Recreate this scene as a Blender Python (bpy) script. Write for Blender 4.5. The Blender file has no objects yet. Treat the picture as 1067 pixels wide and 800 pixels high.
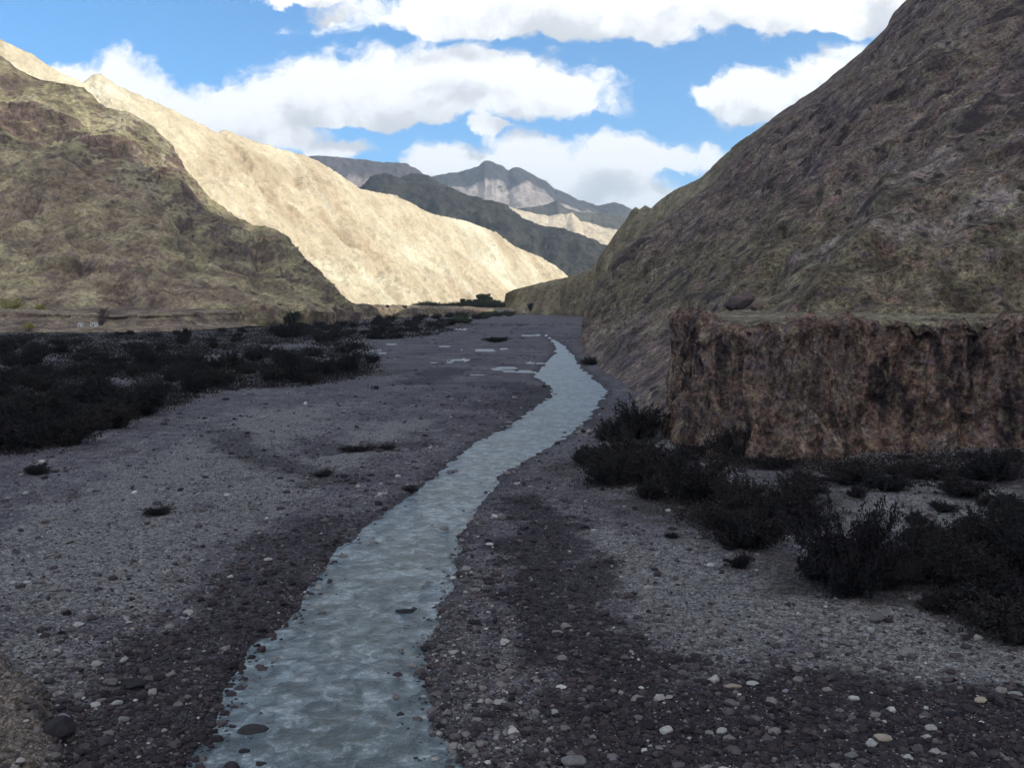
import bpy, math, random
import numpy as np

random.seed(7)
RNG = np.random.default_rng(7)
R = math.radians
SC = bpy.context.scene
COL = SC.collection

# ------------------------------------------------------------------ camera
W, H, F = 1067.0, 800.0, 1047.0
CAMZ = 14.0
PITCH = math.atan((400 - 318) / F)
cam_d = bpy.data.cameras.new('camera')
cam = bpy.data.objects.new('camera', cam_d)
COL.objects.link(cam)
cam.location = (0, 0, CAMZ)
cam.rotation_euler = (R(90) - PITCH, 0, 0)
cam_d.sensor_width = 36
cam_d.lens = 36 * F / W
cam_d.clip_start = 0.5
cam_d.clip_end = 60000
SC.camera = cam


def ray(px, py):
    """direction of a photo pixel, scaled so that y = 1"""
    a = (px - W / 2) / F
    b = -(py - H / 2) / F
    y = math.cos(PITCH) + b * math.sin(PITCH)
    z = -math.sin(PITCH) + b * math.cos(PITCH)
    return a / y, z / y


def at(px, py, D):
    a, e = ray(px, py)
    return (a * D, D, CAMZ + e * D)


def ground(px, py, z=0.0):
    a, e = ray(px, py)
    D = (z - CAMZ) / e
    return (a * D, D, z)


# ------------------------------------------------------------------ numpy noise
_P = np.random.default_rng(11).permutation(256)
_P = np.concatenate([_P, _P, _P])
_G = np.random.default_rng(12).normal(size=(256, 3))
_G /= np.linalg.norm(_G, axis=1)[:, None]


def perlin(p):
    p = np.asarray(p, float)
    i = np.floor(p).astype(int)
    f = p - i
    i &= 255
    u = f * f * f * (f * (f * 6 - 15) + 10)
    out = 0
    for dx in (0, 1):
        wx = u[:, 0] if dx else 1 - u[:, 0]
        for dy in (0, 1):
            wy = u[:, 1] if dy else 1 - u[:, 1]
            for dz in (0, 1):
                wz = u[:, 2] if dz else 1 - u[:, 2]
                h = _P[_P[_P[i[:, 0] + dx] + i[:, 1] + dy] + i[:, 2] + dz]
                g = _G[h]
                d = g[:, 0] * (f[:, 0] - dx) + g[:, 1] * (f[:, 1] - dy) + g[:, 2] * (f[:, 2] - dz)
                out = out + wx * wy * wz * d
    return out


def fbm(p, octs=5, gain=.5, lac=2.03):
    s, a = 0, 1.0
    p = np.asarray(p, float)
    for o in range(octs):
        s = s + a * perlin(p + 17.3 * o)
        a *= gain
        p = p * lac
    return s


def ridged(p, octs=5, gain=.5, lac=2.03):
    s, a = 0, 1.0
    p = np.asarray(p, float)
    for o in range(octs):
        s = s + a * (1 - 2.2 * np.abs(perlin(p + 31.7 * o)))
        a *= gain
        p = p * lac
    return s - .9


def sstep(a, b, x):
    t = np.clip((x - a) / (b - a), 0, 1)
    return t * t * (3 - 2 * t)


# ------------------------------------------------------------------ object helpers
def tag(o, label=None, cat=None, group=None, kind=None):
    if label: o['label'] = label
    if cat: o['category'] = cat
    if group: o['group'] = group
    if kind: o['kind'] = kind
    return o


def mesh_np(name, verts, faces, mat, parent=None, smooth=True, attrs=None):
    """faces: (n,3) or (n,4) int array"""
    verts = np.asarray(verts, np.float32)
    faces = np.asarray(faces, np.int32)
    me = bpy.data.meshes.new(name)
    me.vertices.add(len(verts))
    me.vertices.foreach_set('co', verts.ravel())
    k = faces.shape[1]
    me.loops.add(faces.size)
    me.loops.foreach_set('vertex_index', faces.ravel())
    me.polygons.add(len(faces))
    me.polygons.foreach_set('loop_start', np.arange(0, faces.size, k, dtype=np.int32))
    me.polygons.foreach_set('use_smooth', np.full(len(faces), smooth, bool))
    me.update(calc_edges=True)
    for an, av in (attrs or {}).items():
        a = me.attributes.new(an, 'FLOAT', 'POINT')
        a.data.foreach_set('value', np.asarray(av, np.float32))
    if mat: me.materials.append(mat)
    o = bpy.data.objects.new(name, me)
    COL.objects.link(o)
    if parent: o.parent = parent
    return o


def grid_faces(nr, nc, closed=False):
    r = np.arange(nr - 1)[:, None] * nc
    c = np.arange(nc - 1 if not closed else nc)[None, :]
    c2 = (c + 1) % nc
    return np.stack([r + c, r + c2, r + nc + c2, r + nc + c], -1).reshape(-1, 4)


def empty(name, loc):
    o = bpy.data.objects.new(name, None)
    COL.objects.link(o)
    o.location = loc
    o.empty_display_size = .2
    return o


def dup(o, loc, rz=0.0, scale=(1, 1, 1)):
    c = o.copy()
    COL.objects.link(c)
    c.location = loc
    c.rotation_euler = (0, 0, rz)
    c.scale = scale
    for ch in list(o.children):
        d = ch.copy()
        COL.objects.link(d)
        d.parent = c
    return c


# ------------------------------------------------------------------ materials
class NT:
    def __init__(s, tree):
        s.t = tree
        s.n = tree.nodes
        s.l = tree.links

    def new(s, typ, **kw):
        n = s.n.new(typ)
        for k, v in kw.items():
            setattr(n, k, v)
        return n

    def put(s, sock, v):
        if v is None: return
        if isinstance(v, bpy.types.NodeSocket):
            s.l.new(v, sock)
        else:
            sock.default_value = v

    def math(s, op, a, b=None, c=None, clamp=False):
        n = s.new('ShaderNodeMath', operation=op, use_clamp=clamp)
        for k, v in enumerate((a, b, c)):
            s.put(n.inputs[k], v)
        return n.outputs[0]

    def vmath(s, op, a, b=None, scale=None):
        n = s.new('ShaderNodeVectorMath', operation=op)
        s.put(n.inputs[0], a)
        if b is not None: s.put(n.inputs[1], b)
        if scale is not None: s.put(n.inputs['Scale'], scale)
        return n.outputs['Value'] if op in ('LENGTH', 'DOT_PRODUCT') else n.outputs[0]

    def noise(s, vec, scale, detail=4, rough=.55, dist=0.0, fac=True):
        n = s.new('ShaderNodeTexNoise')
        s.put(n.inputs['Vector'], vec)
        n.inputs['Scale'].default_value = scale
        n.inputs['Detail'].default_value = detail
        n.inputs['Roughness'].default_value = rough
        n.inputs['Distortion'].default_value = dist
        return n.outputs[0] if fac else n.outputs[1]

    def ramp(s, fac, stops):
        n = s.new('ShaderNodeValToRGB')
        s.put(n.inputs[0], fac)
        e = n.color_ramp.elements
        while len(e) < len(stops): e.new(.5)
        for k, (p, c) in enumerate(stops):
            e[k].position = p
            e[k].color = (c[0], c[1], c[2], 1)
        return n.outputs[0]

    def mix(s, fac, a, b, blend='MIX'):
        n = s.new('ShaderNodeMix', data_type='RGBA', blend_type=blend)
        s.put(n.inputs[0], fac)
        for sock, v in ((n.inputs[6], a), (n.inputs[7], b)):
            if isinstance(v, (tuple, list)) and len(v) == 3: v = (*v, 1)
            s.put(sock, v)
        return n.outputs[2]

    def mapr(s, v, a, b, c=0.0, d=1.0, smooth=True):
        n = s.new('ShaderNodeMapRange', interpolation_type='SMOOTHSTEP' if smooth else 'LINEAR')
        s.put(n.inputs[0], v)
        for k, x in enumerate((a, b, c, d)):
            s.put(n.inputs[k + 1], x)
        return n.outputs[0]

    def bump(s, h, strength, dist, normal=None):
        n = s.new('ShaderNodeBump')
        s.put(n.inputs['Height'], h)
        n.inputs['Strength'].default_value = strength
        n.inputs['Distance'].default_value = dist
        if normal is not None: s.put(n.inputs['Normal'], normal)
        return n.outputs[0]


def new_mat(name):
    m = bpy.data.materials.new(name)
    m.use_nodes = True
    nt = NT(m.node_tree)
    b = m.node_tree.nodes['Principled BSDF']
    b.inputs['Specular IOR Level'].default_value = .2
    b.inputs['Roughness'].default_value = .9
    return m, nt, b


def pos(nt):
    return nt.new('ShaderNodeNewGeometry').outputs['Position']


def rock_mat(name, stops, big, mid, fine, spots=None, streak=None, bump=1.0, bdist=1.0, speck=.35,
             steep=None, top=None, hue=0.0, outcrop=None, low=None, fall=None, bands=None):
    """mottled mountain material: large patches, medium mottling, fine grain, optional dark scrub spots"""
    m, nt, b = new_mat(name)
    p = pos(nt)
    if streak:
        pv = nt.vmath('MULTIPLY', p, streak)
    else:
        pv = p
    n1 = nt.noise(pv, big, 5, .6, .4)
    n2 = nt.noise(pv, mid, 6, .65)
    n3 = nt.noise(p, fine, 4, .7)
    f = nt.math('ADD', nt.math('MULTIPLY', n1, .6), nt.math('MULTIPLY', n2, .4))
    f = nt.mapr(f, .38, .62, smooth=False)
    c = nt.ramp(f, stops)
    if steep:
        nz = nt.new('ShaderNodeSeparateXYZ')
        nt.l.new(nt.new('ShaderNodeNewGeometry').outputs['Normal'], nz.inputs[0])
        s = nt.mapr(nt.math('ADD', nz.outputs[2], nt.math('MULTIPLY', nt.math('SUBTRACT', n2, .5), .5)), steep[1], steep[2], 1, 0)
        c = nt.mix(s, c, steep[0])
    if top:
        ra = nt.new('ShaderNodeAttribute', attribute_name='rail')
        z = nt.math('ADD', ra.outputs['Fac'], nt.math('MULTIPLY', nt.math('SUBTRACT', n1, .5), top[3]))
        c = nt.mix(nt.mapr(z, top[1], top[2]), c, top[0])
    if fall:
        cx = nt.new('ShaderNodeCombineXYZ')
        ar = nt.new('ShaderNodeAttribute', attribute_name='arc').outputs['Fac']
        ru = nt.new('ShaderNodeAttribute', attribute_name='run').outputs['Fac']
        wob = nt.math('MULTIPLY', nt.math('SUBTRACT', n1, .5), 1.6 / fall[0])
        nt.put(cx.inputs[0], nt.math('MULTIPLY', nt.math('ADD', ar, wob), fall[0]))
        nt.put(cx.inputs[1], nt.math('MULTIPLY', ru, fall[0] * .14))
        nf = nt.noise(cx.outputs[0], 1.0, 6, .68)
        c = nt.mix(nt.mapr(nf, .47, .36, 0, fall[1]), c, fall[2])
        c = nt.mix(nt.mapr(nf, .54, .66, 0, fall[1]), c, fall[3])
    if bands:
        sb = nt.new('ShaderNodeSeparateXYZ')
        nt.l.new(p, sb.inputs[0])
        zb = nt.math('ADD', nt.math('MULTIPLY', sb.outputs[2], bands[0]), nt.math('MULTIPLY', n1, 2.2))
        cb_ = nt.new('ShaderNodeCombineXYZ')
        nt.put(cb_.inputs[2], zb)
        nb = nt.noise(cb_.outputs[0], 1.0, 3, .6)
        c = nt.mix(nt.mapr(nb, .52, .60, 0, bands[1]), c, bands[2])
    if low:
        spz = nt.new('ShaderNodeSeparateXYZ')
        nt.l.new(p, spz.inputs[0])
        zz = nt.math('ADD', spz.outputs[2], nt.math('MULTIPLY', nt.math('SUBTRACT', n1, .5), low[2] * 1.5))
        xx = nt.mapr(spz.outputs[0], 24, 42)
        c = nt.mix(nt.math('MULTIPLY', nt.mapr(zz, low[1], low[2], .75, 0), xx), c, nt.mix(n2, low[0], tuple(v * 1.5 for v in low[0])))
    g = nt.mapr(n3, .33, .67, 1 - speck, 1 + speck, smooth=False)
    n4 = nt.noise(p, fine * 3.1, 3, .7)
    g = nt.math('MULTIPLY', g, nt.mapr(n4, .33, .67, 1 - speck * .6, 1 + speck * .6, smooth=False))
    g2 = nt.mapr(n2, .36, .64, 1 - speck * .7, 1 + speck * .7, smooth=False)
    if hue:
        nh = nt.noise(p, mid * 1.7, 4, .6, .3, fac=False)
        sh = nt.new('ShaderNodeSeparateColor')
        nt.l.new(nh, sh.inputs[0])
        c = nt.mix(nt.mapr(sh.outputs[0], .52, .66, 0, hue), c, (.088, .062, .080))
        c = nt.mix(nt.mapr(sh.outputs[1], .52, .66, 0, hue), c, (.147, .136, .083))
        c = nt.mix(nt.mapr(sh.outputs[2], .54, .68, 0, hue), c, (.17, .105, .085))
    comb = nt.new('ShaderNodeCombineColor')
    gg = nt.math('MULTIPLY', g, g2)
    for k in range(3): nt.l.new(gg, comb.inputs[k])
    c = nt.mix(1.0, c, comb.outputs[0], 'MULTIPLY')
    if spots:
        v = nt.new('ShaderNodeTexVoronoi', feature='F1')
        nt.l.new(nt.vmath('ADD', p, nt.vmath('SCALE', nt.noise(p, spots[0] * 2, 3, fac=False), None, scale=.6 / spots[0])), v.inputs['Vector'])
        v.inputs['Scale'].default_value = spots[0]
        sep = nt.new('ShaderNodeSeparateColor')
        nt.l.new(v.outputs['Color'], sep.inputs[0])
        rad = nt.math('MULTIPLY', nt.mapr(sep.outputs[0], 1 - spots[2], 1, 0, spots[1], smooth=False), nt.mapr(n1, .35, .6, .3, 1.1))
        d = nt.math('SUBTRACT', rad, v.outputs['Distance'])
        c = nt.mix(nt.mapr(d, 0, .12, 0, .85), c, spots[3])
    if outcrop:
        no = nt.noise(nt.vmath('MULTIPLY', p, (1, 1, 1.6)), outcrop[0], 6, .68, .5)
        c = nt.mix(nt.mapr(no, outcrop[1], outcrop[1] + .06, 0, .8), c, outcrop[2])
    nt.l.new(c, b.inputs['Base Color'])
    hh = nt.math('ADD', nt.math('MULTIPLY', n2, 1.0), nt.math('MULTIPLY', n3, .35))
    nt.l.new(nt.bump(hh, bump, bdist), b.inputs['Normal'])
    return m


# ------------------------------------------------------------------ lofted landforms
def resample(pts, n):
    pts = np.asarray(pts, float)
    s = np.concatenate([[0], np.cumsum(np.linalg.norm(np.diff(pts, axis=0), axis=1) / (1 + .002 * np.linalg.norm(pts[:-1], axis=1)))])
    t = np.linspace(0, s[-1], n)
    return np.stack([np.interp(t, s, pts[:, k]) for k in range(3)], 1)


def loft(name, rails, subs, nc, mat, amp, freq, gully=0.0, gfreq=.02, crest=None, seed=0.0, label=None, cat=None,
         edge=.4, octs=6, aniso=1.0, skirt=False, ends=.05, tooth=.22, ravine=None):
    """Skin between rails (each a 3D polyline, foot to crest to back), then weather it.
    crest: index of the rail whose outline should stay; amp: rock relief; gully: down-slope furrows."""
    rs = [resample(r, nc) for r in rails]
    if skirt:
        lowr = rs[0].copy()
        lowr[:, 2] = -4
        rs = [lowr] + rs
        subs = [4] + list(subs)
        crest = crest + 1 if crest is not None else None
    rows, keep = [], []
    for k in range(len(rs) - 1):
        for j in range(subs[k]):
            t = j / subs[k]
            rows.append(rs[k] * (1 - t) + rs[k + 1] * t)
            keep.append(k + t)
    rows.append(rs[-1])
    keep.append(len(rs) - 1)
    P = np.stack(rows)
    nr = len(P)
    # soften the creases between rails a little
    for _ in range(3):
        Q = P.copy()
        Q[1:-1] = P[1:-1] * .5 + (P[2:] + P[:-2]) * .25
        fixed = np.array([abs(k - crest) < 1e-6 for k in keep]) if crest is not None else np.zeros(nr, bool)
        Q[fixed] = P[fixed]
        P = Q
    du = np.gradient(P, axis=1)
    dv = np.gradient(P, axis=0)
    N = np.cross(du, dv)
    N /= np.linalg.norm(N, axis=2)[:, :, None] + 1e-9
    if N[:, :, 2].mean() < 0: N = -N
    fac = np.ones(nr)
    if crest is not None:
        d = np.abs(np.array(keep) - crest)
        fac = edge + (1 - edge) * sstep(0, .45, d)
    fac = fac * (1 - .85 * (1 - sstep(0, .15, np.array(keep))))
    q = P.reshape(-1, 3) * freq * np.array([1, 1, aniso]) + seed
    w = np.stack([fbm(q * .7 + 5.1, 3), fbm(q * .7 + 9.7, 3), fbm(q * .7 + 2.2, 3)], 1)
    n = (ridged(q + .8 * w, octs, gain=.57) * .75 + fbm(q * 2.3 + w, 5, gain=.58) * .5).reshape(nr, nc)
    dis = n * amp
    teeth = fbm(q * 11 + 3.3, 4, gain=.6).reshape(nr, nc) * amp * tooth
    arc = np.concatenate([[0], np.cumsum(np.linalg.norm(np.diff(rs[0] * .5 + rs[min(2, len(rs) - 1)] * .5, axis=0), axis=1))])
    run = np.concatenate([[0], np.cumsum(np.linalg.norm(np.diff(P[:, nc // 2], axis=0), axis=1))])
    if gully:
        arc = np.concatenate([[0], np.cumsum(np.linalg.norm(np.diff(rs[0] * .5 + rs[min(1, len(rs) - 1)] * .5, axis=0), axis=1))])
        U = np.broadcast_to(arc[None, :], (nr, nc))
        V = np.broadcast_to(np.cumsum(np.concatenate([[0], np.linalg.norm(np.diff(P[:, nc // 2], axis=0), axis=1)]))[:, None], (nr, nc))
        wv = w[:, 0].reshape(nr, nc)
        g = np.stack([(U * gfreq + wv * .9).ravel(), (V * gfreq * .16).ravel(), np.full(nr * nc, seed + 3.3)], 1)
        gu = -np.abs(perlin(g)) * 2 - np.abs(perlin(g * 2.2 + 4)) * .9 - np.abs(perlin(g * 4.7 + 8)) * .5 - np.abs(perlin(g * 10.3 + 1)) * .28
        dis = dis + (gu.reshape(nr, nc) + .8) * gully
    if ravine:
        gg = np.stack([(np.broadcast_to(arc[None, :], (nr, nc)) * ravine[1] + w[:, 1].reshape(nr, nc) * .8).ravel(), np.repeat(run * ravine[1] * .12, nc), np.full(nr * nc, seed + 8.8)], 1)
        rv = -np.exp(-(perlin(gg) / .11) ** 2) - .5 * np.exp(-(perlin(gg * 2.1 + 3) / .12) ** 2)
        dis = dis + rv.reshape(nr, nc) * ravine[0]
    ct = np.linspace(0, 1, nc)
    cf = sstep(0, ends, ct) * sstep(1, 1 - ends, ct) * .9 + .1
    P = P + N * ((dis * fac[:, None] + teeth) * cf[None, :])[:, :, None]
    o = mesh_np(name, P.reshape(-1, 3), grid_faces(nr, nc), mat, attrs={'rail': np.repeat(np.array(keep) - (1 if skirt else 0), nc), 'arc': np.tile(arc, nr), 'run': np.repeat(run, nc)})
    tag(o, label, cat, kind='structure')
    return o


def px_line(pts):
    return [at(*p) for p in pts]


def back_of(crest, dx, dy, z=-20):
    return [(x + dx * max(h - z, 30), y + dy * max(h - z, 30), z) for x, y, h in crest]


# ================================================================== RIVER AND GROUND
# banks read as (px, py) and put on the ground plane
LB = [(150, 880), (205, 800), (204, 788), (228, 756), (240, 712), (272, 664), (316, 626), (348, 576), (400, 532), (442, 502),
      (482, 468), (532, 440), (574, 413), (576, 404), (556, 391), (566, 378), (577, 368), (577, 360), (572, 354), (567, 349.5), (565, 346.5)]
RB = [(490, 880), (480, 800), (470, 770), (448, 744), (437, 690), (445, 648), (464, 603), (480, 547), (521, 490), (572, 465),
      (609, 440), (632, 408), (624, 396), (607, 383), (599, 370), (590, 360), (580, 354), (570, 349.5), (566, 346.5)]
_l = np.array([ground(*p)[:2] for p in LB])
_r = np.array([ground(*p)[:2] for p in RB])


def bank_x(y):
    return np.interp(y, _l[:, 1], _l[:, 0]), np.interp(y, _r[:, 1], _r[:, 0])


def water_z(y):
    return np.interp(y, [0, 60, 160, 300], [-.38, -.34, -.16, -.1])


POOLS = []   # (x, y, rx, ry, rot)
for px, py, hw, hh in [(391, 364.5, 6, 1.2), (413, 370.3, 13, 1.0), (480, 374.5, 9, 2.0), (505, 365, 16, 2.2), (522, 362.5, 10, 1.0),
                       (528, 383, 15, 2.6), (545, 387, 14, 2.2), (556, 378.0, 9, 1.6), (482, 343, 6, 1.0), (483, 351, 5, .8), (497, 352.5, 9, .6),
                       (598, 325.0, 24, 1.2), (380, 343.7, 4, .8), (545, 349.5, 10, .5), (553, 353.5, 12, .5), (470, 358.5, 9, .8)] + [(random.uniform(385, 560), random.uniform(347, 392), random.uniform(3, 12), random.uniform(.35, .8)) for _ in range(24)]:
    hw, hh = hw * 1.15, hh * .62
    x0, y0, _ = ground(px, py)
    ya = ground(px, py + hh)[1]
    yb = ground(px, py - hh)[1]
    POOLS.append((x0, (ya + yb) / 2, hw / F * y0, (yb - ya) / 2))


def poly_dist(x, y, pts):
    """distance to a polyline and position along it"""
    best = np.full(x.shape, 1e9)
    for (x0, y0), (x1, y1) in zip(pts[:-1], pts[1:]):
        dx, dy = x1 - x0, y1 - y0
        t = np.clip(((x - x0) * dx + (y - y0) * dy) / (dx * dx + dy * dy + 1e-9), 0, 1)
        best = np.minimum(best, np.hypot(x - x0 - t * dx, y - y0 - t * dy))
    return best


def gp(pts):
    return [ground(px, py)[:2] for px, py in pts]


# painted-by-nature bands: dark wet cobbles and one crevice's shade, pale dry sand, scrub soil; (polyline, half width m)
DARK = [(gp([(545, 570), (575, 590), (585, 640), (640, 700), (680, 790), (700, 850)]), 2.6),
        (gp([(600, 740), (700, 740), (830, 725), (960, 735), (1120, 745)]), 2.2),
        (gp([(620, 800), (760, 770), (900, 775), (1100, 780)]), 2.0),
        (gp([(540, 520), (575, 545), (580, 600)]), 1.8),
        (gp([(300, 560), (255, 600), (220, 660), (170, 700), (140, 740)]), 2.2),
        (gp([(330, 545), (250, 650), (205, 740), (180, 800)]), 2.0),
        (gp([(235, 450), (250, 470), (320, 490), (345, 500)]), 2.2),
        (gp([(360, 465), (405, 465)]), 4.0),
        (gp([(520, 400), (560, 408), (530, 425)]), 4.5),
        (gp([(60, 740), (95, 790), (130, 830)]), .7),  # crevice beside the sandy ledge, its shade put in as dark ground
        (gp([(470, 385), (430, 400)]), 4.0)]
PALE = [(gp([(700, 580), (800, 640), (900, 660), (1067, 690)]), 4.0),
        (gp([(640, 560), (700, 640), (760, 670)]), 2.5),
        (gp([(850, 535), (950, 530), (1120, 545)]), 5.0),
        (gp([(0, 600), (80, 570), (200, 490), (300, 430)]), 6.0),
        (gp([(100, 620), (180, 560), (300, 500), (420, 440)]), 3.5),
        (gp([(0, 800), (30, 730), (10, 680)]), 1.6),
        (gp([(700, 462), (740, 470)]), 2.5),
        (gp([(850, 480), (1000, 515), (1100, 520)]), 3.0)]
SCRUB = [(gp([(-60, 440), (60, 425), (150, 405)]), 9), (gp([(-60, 400), (100, 385), (250, 375)]), 14), (gp([(280, 392), (370, 388)]), 10),
         (gp([(-60, 365), (150, 360), (300, 352)]), 38), (gp([(-60, 353), (150, 351), (330, 343), (450, 338)]), 62), (gp([(-60, 425), (100, 412)]), 12), (gp([(620, 440), (690, 440)]), 4), (gp([(620, 485), (700, 490)]), 4),
         (gp([(690, 520), (770, 545), (830, 525)]), 4), (gp([(840, 600), (930, 590)]), 3), (gp([(960, 610), (1110, 625)]), 4),
         (gp([(790, 478), (900, 492), (1080, 505)]), 4)]


def band(x, y, lst, soft=.45):
    n = fbm(np.stack([x * .3, y * .3, np.zeros_like(x)], 1), 7, gain=.68) * 1.5
    m = np.zeros_like(x)
    for pts, w in lst:
        d = poly_dist(x, y, pts)
        m = np.maximum(m, 1 - sstep(w * (1 - soft * .7), w * (1 + soft), d + n * w * .9))
    return m


def bluff(x, y):
    """sandy ledge at the lower left"""
    bl = gp([(-150, 675), (-30, 675), (12, 690), (40, 725), (52, 770), (75, 850)])
    by = np.array([q[1] for q in bl])[::-1]
    bx = np.interp(y, by, np.array([q[0] for q in bl])[::-1])
    n = fbm(np.stack([x * .4, y * .4, 0 * x + 2], 1), 5) * 1.3
    return sstep(.45, -.55, x - bx + n) * sstep(ground(0, 676)[1] + 1.2, ground(0, 690)[1], y + n)


def relief(x, y, detail=True):
    """height of the valley floor"""
    p = np.stack([x, y, np.zeros_like(x)], 1)
    near = 1 / (1 + (y / 260.0) ** 2)
    z = (fbm(p * .045, 3) * .55 + fbm(p * .16 + 7, 3) * .22) * (.35 + .65 * near)
    if detail:
        z = z + fbm(p * .7 + 3, 3) * .085 * near + np.maximum(ridged(p * 2.6, 3), 0) * .05 * near
    z = np.maximum(z, -.12 * (1 - sstep(60, 200, y)) - .03)
    # low banks and old channels
    oc = gp([(420, 430), (330, 470), (250, 560), (200, 620), (150, 690)])
    d = poly_dist(x, y, oc)
    z = z - .35 * np.exp(-(d / 2.5) ** 2) * near
    oc = gp([(0, 690), (25, 640), (65, 628), (170, 570)])
    d = poly_dist(x, y, oc)
    z = z - .16 * np.exp(-(d / .8) ** 2)
    z = z + .55 * bluff(x, y) * (1 + .7 * fbm(p * .5, 5)) + .12 * bluff(x, y) * ridged(p * 1.3, 4)
    # river bed
    wl = water_z(y)
    xl, xr = bank_x(y)
    wob = fbm(p * .35 + 11, 4) * 1.1 * np.clip(y / 60, .6, 2.2)
    e = np.minimum(x - xl, xr - x) + wob * .55 - .12 - .0058 * np.clip(y, 0, 330)
    e = np.where((y > 15) & (y < 540), e, -99)
    inr = sstep(-1.6, .7, e)
    shelf = sstep(-7, -1, e)
    z = z * (1 - .6 * shelf) - .06 * shelf
    z = z * (1 - inr) + (wl - .45) * inr
    for x0, y0, rx, ry in POOLS:
        q = np.hypot((x - x0) / rx, (y - y0) / ry) + fbm(np.stack([x / rx, y / ry, 0 * x + x0], 1) * 1.5, 4) * 1.25
        k = sstep(.95, .7, q)
        z = z * (1 - k) + (wl - .25) * k
    return z


def relief1(x, y):
    return float(relief(np.array([float(x)]), np.array([float(y)]))[0])


NR, NC = 760, 820
inv = np.linspace(1 / 16.0, 1 / 2600.0, NR - 40)
rad = np.concatenate([np.linspace(.5, 15.5, 22), 1 / inv, np.geomspace(2700, 26000, 18)])
NR = len(rad)
ang = np.concatenate([np.linspace(-180, -42, 40, endpoint=False), np.linspace(-42, 42, NC, endpoint=False), np.linspace(42, 180, 40, endpoint=False)])
NC = len(ang)
A_ = np.radians(ang)
gx = (rad[:, None] * np.sin(A_)[None, :]).ravel()
gy = (rad[:, None] * np.cos(A_)[None, :]).ravel()
gz = relief(gx, gy)
wet = band(gx, gy, DARK)
wet = wet * np.where(gx < bank_x(gy)[0], .8, 1.0)
pale = band(gx, gy, PALE)
scrub = band(gx, gy, SCRUB, .6)
xl, xr = bank_x(gy)
edge_d = np.maximum(xl - gx, gx - xr)
damp = sstep(2.2, -.4, edge_d + fbm(np.stack([gx, gy, gx * 0], 1) * .8, 3)) * (gy > 12) * (gy < 540)

# ---- ground material
m, nt, b = new_mat('river_gravel')
p = pos(nt)


def attr(nt, n):
    a = nt.new('ShaderNodeAttribute', attribute_name=n)
    return a.outputs['Fac']


v1 = nt.new('ShaderNodeTexVoronoi'); nt.l.new(p, v1.inputs['Vector']); v1.inputs['Scale'].default_value = 5.5
v2 = nt.new('ShaderNodeTexVoronoi'); nt.l.new(p, v2.inputs['Vector']); v2.inputs['Scale'].default_value = 14
n_big = nt.noise(p, .07, 6, .65)
n_mid = nt.noise(p, .6, 6, .7)
n_fin = nt.noise(p, 6, 4, .7)
base = nt.ramp(nt.mapr(n_big, .3, .7, smooth=False), [(0, (.056, .050, .063)), (.5, (.100, .095, .108)), (1, (.156, .150, .160))])
base = nt.mix(nt.mapr(n_mid, .47, .62, 0, .7), base, (.052, .045, .052))
n_str = nt.noise(nt.vmath('MULTIPLY', p, (.55, .16, 1)), 1.0, 6, .68, .6)
base = nt.mix(nt.mapr(n_str, .52, .62, 0, .65), base, (.055, .047, .056))
base = nt.mix(nt.mapr(n_str, .44, .36, 0, .35), base, (.17, .165, .165))
n_far = nt.noise(nt.vmath('MULTIPLY', p, (1, .45, 1)), .03, 6, .7, .5)
base = nt.mix(nt.mapr(n_far, .52, .60, 0, .42), base, (.045, .038, .046))
base = nt.mix(nt.math('MULTIPLY', attr(nt, 'pale'), .75), base, nt.mix(n_mid, (.115, .112, .114), (.20, .195, .19)))
base = nt.mix(nt.math('MULTIPLY', attr(nt, 'scrub'), .8), base, nt.mix(n_mid, (.018, .016, .016), (.060, .053, .048)))
base = nt.mix(nt.math('MULTIPLY', attr(nt, 'wet'), .85), base, nt.mix(n_mid, (.010, .008, .013), (.034, .028, .036)))
base = nt.mix(nt.math('MULTIPLY', attr(nt, 'brown'), .9), base, nt.mix(n_mid, (.05, .038, .034), (.17, .14, .11)))
base = nt.mix(nt.math('MULTIPLY', attr(nt, 'damp'), .7), base, (.03, .028, .033))
s1 = nt.new('ShaderNodeSeparateColor'); nt.l.new(v1.outputs['Color'], s1.inputs[0])
s2 = nt.new('ShaderNodeSeparateColor'); nt.l.new(v2.outputs['Color'], s2.inputs[0])
peb = nt.math('MULTIPLY', nt.mapr(s1.outputs[0], 0, 1, .48, 1.52, smooth=False), nt.mapr(s2.outputs[1], 0, 1, .45, 1.55, smooth=False))
peb = nt.math('MULTIPLY', peb, nt.mapr(n_fin, .2, .8, .6, 1.4, smooth=False))
cc = nt.new('ShaderNodeCombineColor')
for k in range(3): nt.l.new(peb, cc.inputs[k])
base = nt.mix(1.0, base, cc.outputs[0], 'MULTIPLY')
nt.l.new(base, b.inputs['Base Color'])
hb = nt.math('SUBTRACT', nt.math('MULTIPLY', n_fin, .6), nt.math('ADD', nt.math('MULTIPLY', v1.outputs['Distance'], 1.0), nt.math('MULTIPLY', v2.outputs['Distance'], .45)))
nt.l.new(nt.bump(hb, .9, .16), b.inputs['Normal'])
M_GROUND = m
g_o = mesh_np('ground', np.stack([gx, gy, gz], 1), grid_faces(NR, NC, True), M_GROUND,
              attrs={'wet': wet, 'pale': pale, 'brown': bluff(gx, gy), 'scrub': scrub, 'damp': damp})
tag(g_o, 'grey gravel valley floor with darker cobble bands along the river', 'ground', kind='structure')

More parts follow.
